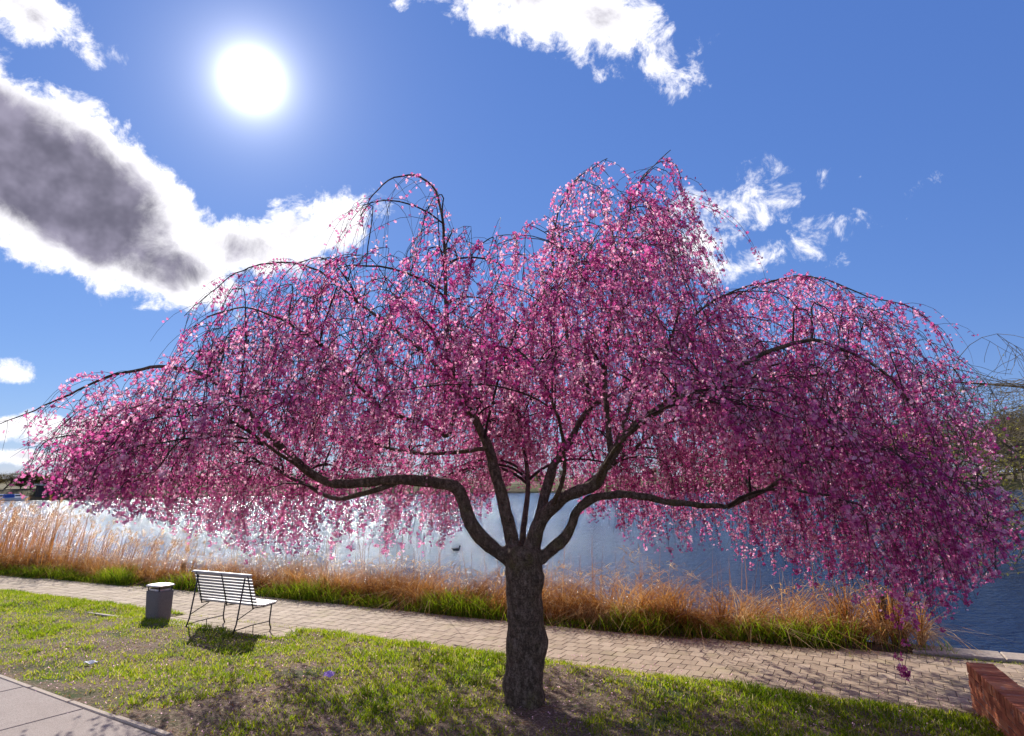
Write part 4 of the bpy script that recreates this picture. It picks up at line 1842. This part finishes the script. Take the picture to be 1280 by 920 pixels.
# forsythia in flower seen through the blossom
root = thing('forsythia_bush', 'bright yellow flowering bush among the trees on the far shore', 'bush', polar(31.8, shore_R(31.8) + 9, 2.2))
nl = 2200
c = rng.normal(0, 1, (nl, 3)) * np.array([1.7, 1.5, 2.8]) + np.array([0, 0, 9.5])
A_ = rng.normal(0, 1, (nl, 3))
A_ /= np.linalg.norm(A_, axis=1)[:, None]
B_ = np.cross(A_, rng.normal(0, 1, (nl, 3)))
B_ /= np.linalg.norm(B_, axis=1)[:, None]
allv = np.stack([c - A_ * .22, c - B_ * .16, c + A_ * .22, c + B_ * .16], axis=1).reshape(-1, 3)
mesh_quads('crown', allv, np.arange(len(allv)).reshape(-1, 4), 'forsythia', root, tone=rng.random(nl))
tb = Tubes(5)
for k in range(7):
    e = np.array([rng.normal(0, 1.3), rng.normal(0, 1.2), rng.uniform(8, 12)])
    tb.add(np.array([[0.1 * k - .3, 0, -.3], e * 0.5 + [0, 0, .4], e]), [0.12, .08, .03])
tb.build('stems', 'bark', root)

# boathouse and boats on the left shore
bh_az = math.degrees(math.atan2(*ray(85, 612)[:2]))
R_ = shore_R(bh_az)
bh = thing('boathouse', 'long low dark boathouse with pale flat roof on the far shore', 'boathouse', polar(bh_az, R_ + 2.5, 0.0), -math.radians(bh_az))
a = Acc()
a.box((-7.5, -1.5, -1.2), (7.5, 3.5, 2.3), 0)
a.build('wall', 'darkwood', bh)
a = Acc()
a.add([(-8, -2.2, 3.5), (8, -2.2, 2.35), (8, 4.2, 2.35), (-8, 4.2, 3.5), (-8, -2.2, 3.9), (8, -2.2, 2.75), (8, 4.2, 2.75), (-8, 4.2, 3.9)],
      [(0, 3, 2, 1), (4, 5, 6, 7), (0, 1, 5, 4), (1, 2, 6, 5), (2, 3, 7, 6), (3, 0, 4, 7)])
a.build('roof', 'paleroof', bh)
a = Acc()
a.box((-7.5, -1.4, 2.3), (-7.3, 3.4, 3.5), 0)
a.add([(-7.3, -1.45, 2.3), (7.3, -1.45, 2.3), (7.3, -1.45, 2.42), (-7.3, -1.45, 3.46)], [(0, 1, 2, 3)])
a.build('gable_wall', 'darkwood', bh)
for k in range(4):
    a = Acc()
    a.box((-6.6 + k * 3.5, -1.56, -0.9), (-4.0 + k * 3.5, -1.5, 1.7), 0.02)
    d_ = a.build('door', 'darkwood', bh)
    a = Acc()
    a.box((-5.4 + k * 3.5, -1.62, 0.3), (-5.2 + k * 3.5, -1.56, 0.5), 0.01)
    a.build('handle', 'steel', d_)


def boat(azd, dr, L, cover, lab):
    p = polar(azd, shore_R(azd) - dr, WATER_Z)
    b = thing('boat', lab, 'boat', p, -math.radians(azd) + 0.15)
    V = []
    F = []
    ns = 10
    for i in range(ns):
        t = i / (ns - 1)
        wv = 0.9 * (1 - max(0, (t - .45) / .55) ** 2.2) + 0.02
        sheer = 0.75 + 0.35 * t * t
        x = (t - .5) * L
        V += [(x, -wv, sheer), (x + .02, -wv * .7, 0.1), (x + .02, 0, -0.2), (x + .02, wv * .7, .1), (x, wv, sheer)]
    for i in range(ns - 1):
        for k in range(4):
            F.append((i * 5 + k, i * 5 + k + 1, i * 5 + k + 6, i * 5 + k + 5))
        F.append((i * 5 + 4, i * 5, i * 5 + 5, i * 5 + 9))
    F.append((0, 1, 2, 3, 4))
    mesh_py('hull', V, F, 'white', b)
    a = Acc()
    a.box((-L * .28, -.6, .8), (L * .12, .6, 1.75), 0.15)
    cab = a.build('cabin', 'blue' if cover else 'white', b)
    if not cover:
        for s_ in (-1, 1):
            a = Acc()
            a.box((-L * .22, s_ * .605 - .01, 1.15), (L * .05, s_ * .605 + .01, 1.5), 0.005)
            a.build('window', 'glass', cab)


boat(math.degrees(math.atan2(*ray(4, 618)[:2])), 3.0, 7.5, False, 'white cabin boat moored at the far shore')
boat(math.degrees(math.atan2(*ray(14, 618)[:2])), 5.5, 6.0, True, 'white boat under a blue cover moored at the far shore')
boat(math.degrees(math.atan2(*ray(24, 622)[:2])), 2.0, 4.5, False, 'small white cabin boat moored beside the blue-covered boat')

# two people on the far bank


def person(px, pose, lab):
    azd = math.degrees(math.atan2(*ray(px, 604)[:2]))
    p = polar(azd, shore_R(azd) + 7.2, 2.05)
    root = thing('person', lab, 'person', p, -math.radians(azd))
    if pose == 'bend':
        J = [(0, 0, .92), (0.0, 0, 1.12), (0.22, 0, 1.38), (0.33, 0, 1.44), (0.46, 0, 1.46),
             (-.02, -.11, .9), (.03, -.12, .48), (-.02, -.13, .05), (.12, -.13, .02), (-.02, .11, .9), (.0, .12, .48), (-.06, .13, .05), (.08, .13, .02),
             (.24, -.2, 1.34), (.38, -.22, 1.08), (.55, -.18, .95), (.24, .2, 1.34), (.4, .22, 1.1), (.58, .18, .98)]
    else:
        J = [(0, 0, .30), (0.02, 0, .52), (0.14, 0, .78), (0.17, 0, .90), (0.2, 0, 1.04),
             (0, -.11, .28), (.36, -.14, .52), (.22, -.14, .06), (.36, -.14, .03), (0, .11, .28), (.38, .14, .5), (.24, .14, .06), (.38, .14, .03),
             (.12, -.2, .74), (.24, -.22, .52), (.42, -.12, .50), (.12, .2, .74), (.26, .22, .52), (.44, .1, .5)]
    E_ = [(0, 1), (1, 2), (2, 3), (3, 4), (0, 5), (5, 6), (6, 7), (7, 8), (0, 9), (9, 10), (10, 11), (11, 12), (2, 13), (13, 14), (14, 15), (2, 16), (16, 17), (17, 18)]
    rad = [.14, .13, .14, .055, .105, .1, .07, .045, .04, .1, .07, .045, .04, .065, .045, .035, .065, .045, .035]
    me = bpy.data.meshes.new('body')
    me.from_pydata(J, E_, [])
    t = bpy.data.objects.new('body', me)
    C.objects.link(t)
    t.modifiers.new('sk', 'SKIN')
    for i, sv in enumerate(me.skin_vertices[0].data):
        sv.radius = (rad[i], rad[i])
        sv.use_root = i == 0
    t.modifiers.new('sub', 'SUBSURF').levels = 2
    dg = bpy.context.evaluated_depsgraph_get()
    m2 = bpy.data.meshes.new_from_object(t.evaluated_get(dg))
    bpy.data.objects.remove(t)
    m2.materials.append(MATS['white'])
    m2.materials.append(MATS['trousers'])
    m2.materials.append(MATS['skin'])
    hip = J[0][2]
    head = J[3]
    for f in m2.polygons:
        c_ = f.center
        f.use_smooth = True
        if c_.z > head[2] + .0 and c_.x > head[0] - .1:
            f.material_index = 2
        elif c_.z < hip or (pose != 'bend' and c_.x > .0 and c_.z < .6 and abs(c_.y) < .18):
            f.material_index = 1
        else:
            f.material_index = 0
    o = bpy.data.objects.new('body', m2)
    C.objects.link(o)
    o.parent = root
    a = Acc()
    hx, hy, hz = J[4]
    a.lathe([(0.105, -0.02), (0.115, 0.04), (0.09, 0.10), (0.02, 0.125)], 12, (hx - .015, hy, hz + .01))
    a.build('hair', 'darkwood', root, True)


person(1253, 'bend', 'person in a white top bending forward on the far bank')
person(1241, 'crouch', 'person in a white top crouching on the far bank')

# ------------------------------------------------------------------ bare tree at the right edge
# spit of land outside the frame that carries it
V = []
F = []
for i in range(7):
    for k in range(32):
        th = 2 * pi * k / 32
        rr = (0.01, 2.0, 4.0, 5.2, 6.0, 6.8, 7.6)[i] * (1 + 0.12 * fbm(math.cos(th), math.sin(th), 4.4, 1.3, 2))
        V.append((29.0 + rr * math.cos(th) * 1.25, 23.5 + rr * math.sin(th), (0.35, .33, .25, .05, -.35, -.75, -1.3)[i]))
for i in range(6):
    for k in range(32):
        F.append((i * 32 + k, i * 32 + (k + 1) % 32, (i + 1) * 32 + (k + 1) % 32, (i + 1) * 32 + k))
struct(mesh_py('spit', V, F, 'farbank', smooth=True))
BT = np.array([26.6, 24.0, 0.15])
bt = thing('bare_tree', 'bare branching tree with yellow-green buds reaching over the water', 'tree', tuple(BT))
bro = []
r_ = random.Random(31)


def rec2(p, d, L, r, lev):
    n = 7
    pts = [p]
    q = p.copy()
    dd = d.copy()
    for i in range(n):
        dd = dd + np.array([r_.gauss(0, .12), r_.gauss(0, .12), r_.gauss(0.0, .10)])
        dd /= np.linalg.norm(dd)
        if lev and q[2] > 5.9:
            dd[2] -= 0.16
            dd /= np.linalg.norm(dd)
        q = q + dd * L / n
        pts.append(q.copy())
    rr = np.linspace(r, max(r * .45, .007), n + 1)
    bro.append((np.array(pts), rr, lev))
    if lev >= 4:
        return
    for c_ in range((6, 13, 7, 5)[lev]):
        i = r_.randint(1, n)
        th = r_.uniform(0, 2 * pi)
        nd = dd * 0.75 + np.array([math.cos(th), math.sin(th), r_.uniform(-.6, .5)]) * 0.7
        nd /= np.linalg.norm(nd)
        rec2(pts[i], nd, L * r_.uniform(.36, .58), max(rr[i] * .45, .008), lev + 1)


trunkQ = resample(np.array([(0, 0, -.4), (-.2, .05, 2), (-.5, .1, 3.8), (-.6, .1, 5.2), (-.4, .1, 6.8)]), 20)
bro.append((trunkQ, np.linspace(.36, .12, 20), 0))
for z_, d_, L_ in ((2.6, (-.97, -.15, .0), 9.3), (2.9, (-.97, .25, .03), 9.6), (3.3, (-.97, -.05, .04), 9.7), (3.7, (-.97, -.2, .07), 9.4), (4.1, (-.97, .1, .08), 9.6), (4.5, (-.97, -.1, .12), 9.0), (5.0, (-.95, .1, .15), 8.4),
                   (4.4, (.7, .4, .4), 6.0), (5.4, (.5, -.5, .5), 6.0), (6.6, (-.2, .1, 1), 3.0)):
    i = int(np.argmin(np.abs(trunkQ[:, 2] - z_)))
    dd = np.array(d_)
    rec2(trunkQ[i], dd / np.linalg.norm(dd), L_, .085, 1)
tb = Tubes(8)
tb.add(*bro[0][:2])
tb.build('trunk', 'bark', bt)
for P, R_, lev in bro[1:]:
    if lev == 1:
        t_ = Tubes(6)
        t_.add(P, R_)
        t_.build('branch', 'bark', bt)
tb = Tubes(3)
ends = []
for P, R_, lev in bro[1:]:
    if lev >= 2:
        tb.add(P, R_)
        if lev >= 3:
            ends += list(P[3:])
o = tb.build('twigs', 'paletwig', bt)
o['kind'] = 'stuff'
ends = np.array(ends)
k = rng.random(len(ends)) < np.clip(0.55 - (ends[:, 2] - 3.0) * 0.22, 0.03, 0.55)
ends = ends[k]
nn = rng.normal(0, 1, (len(ends), 3))
nn /= np.linalg.norm(nn, axis=1)[:, None]
V, F, T = petal_mesh(ends + rng.normal(0, .03, ends.shape), nn, rng.uniform(.025, .05, len(ends)), rng.random(len(ends)), 3)
o = mesh_quads('buds', V, F, 'bud', bt, tone=T)
o['kind'] = 'stuff'

print('triangles about', sum(len(m.loops) - 2 * len(m.polygons) for m in bpy.data.meshes))
for m in sorted(bpy.data.meshes, key=lambda m: -len(m.polygons))[:12]:
    print('big', m.name, len(m.loops) - 2 * len(m.polygons))
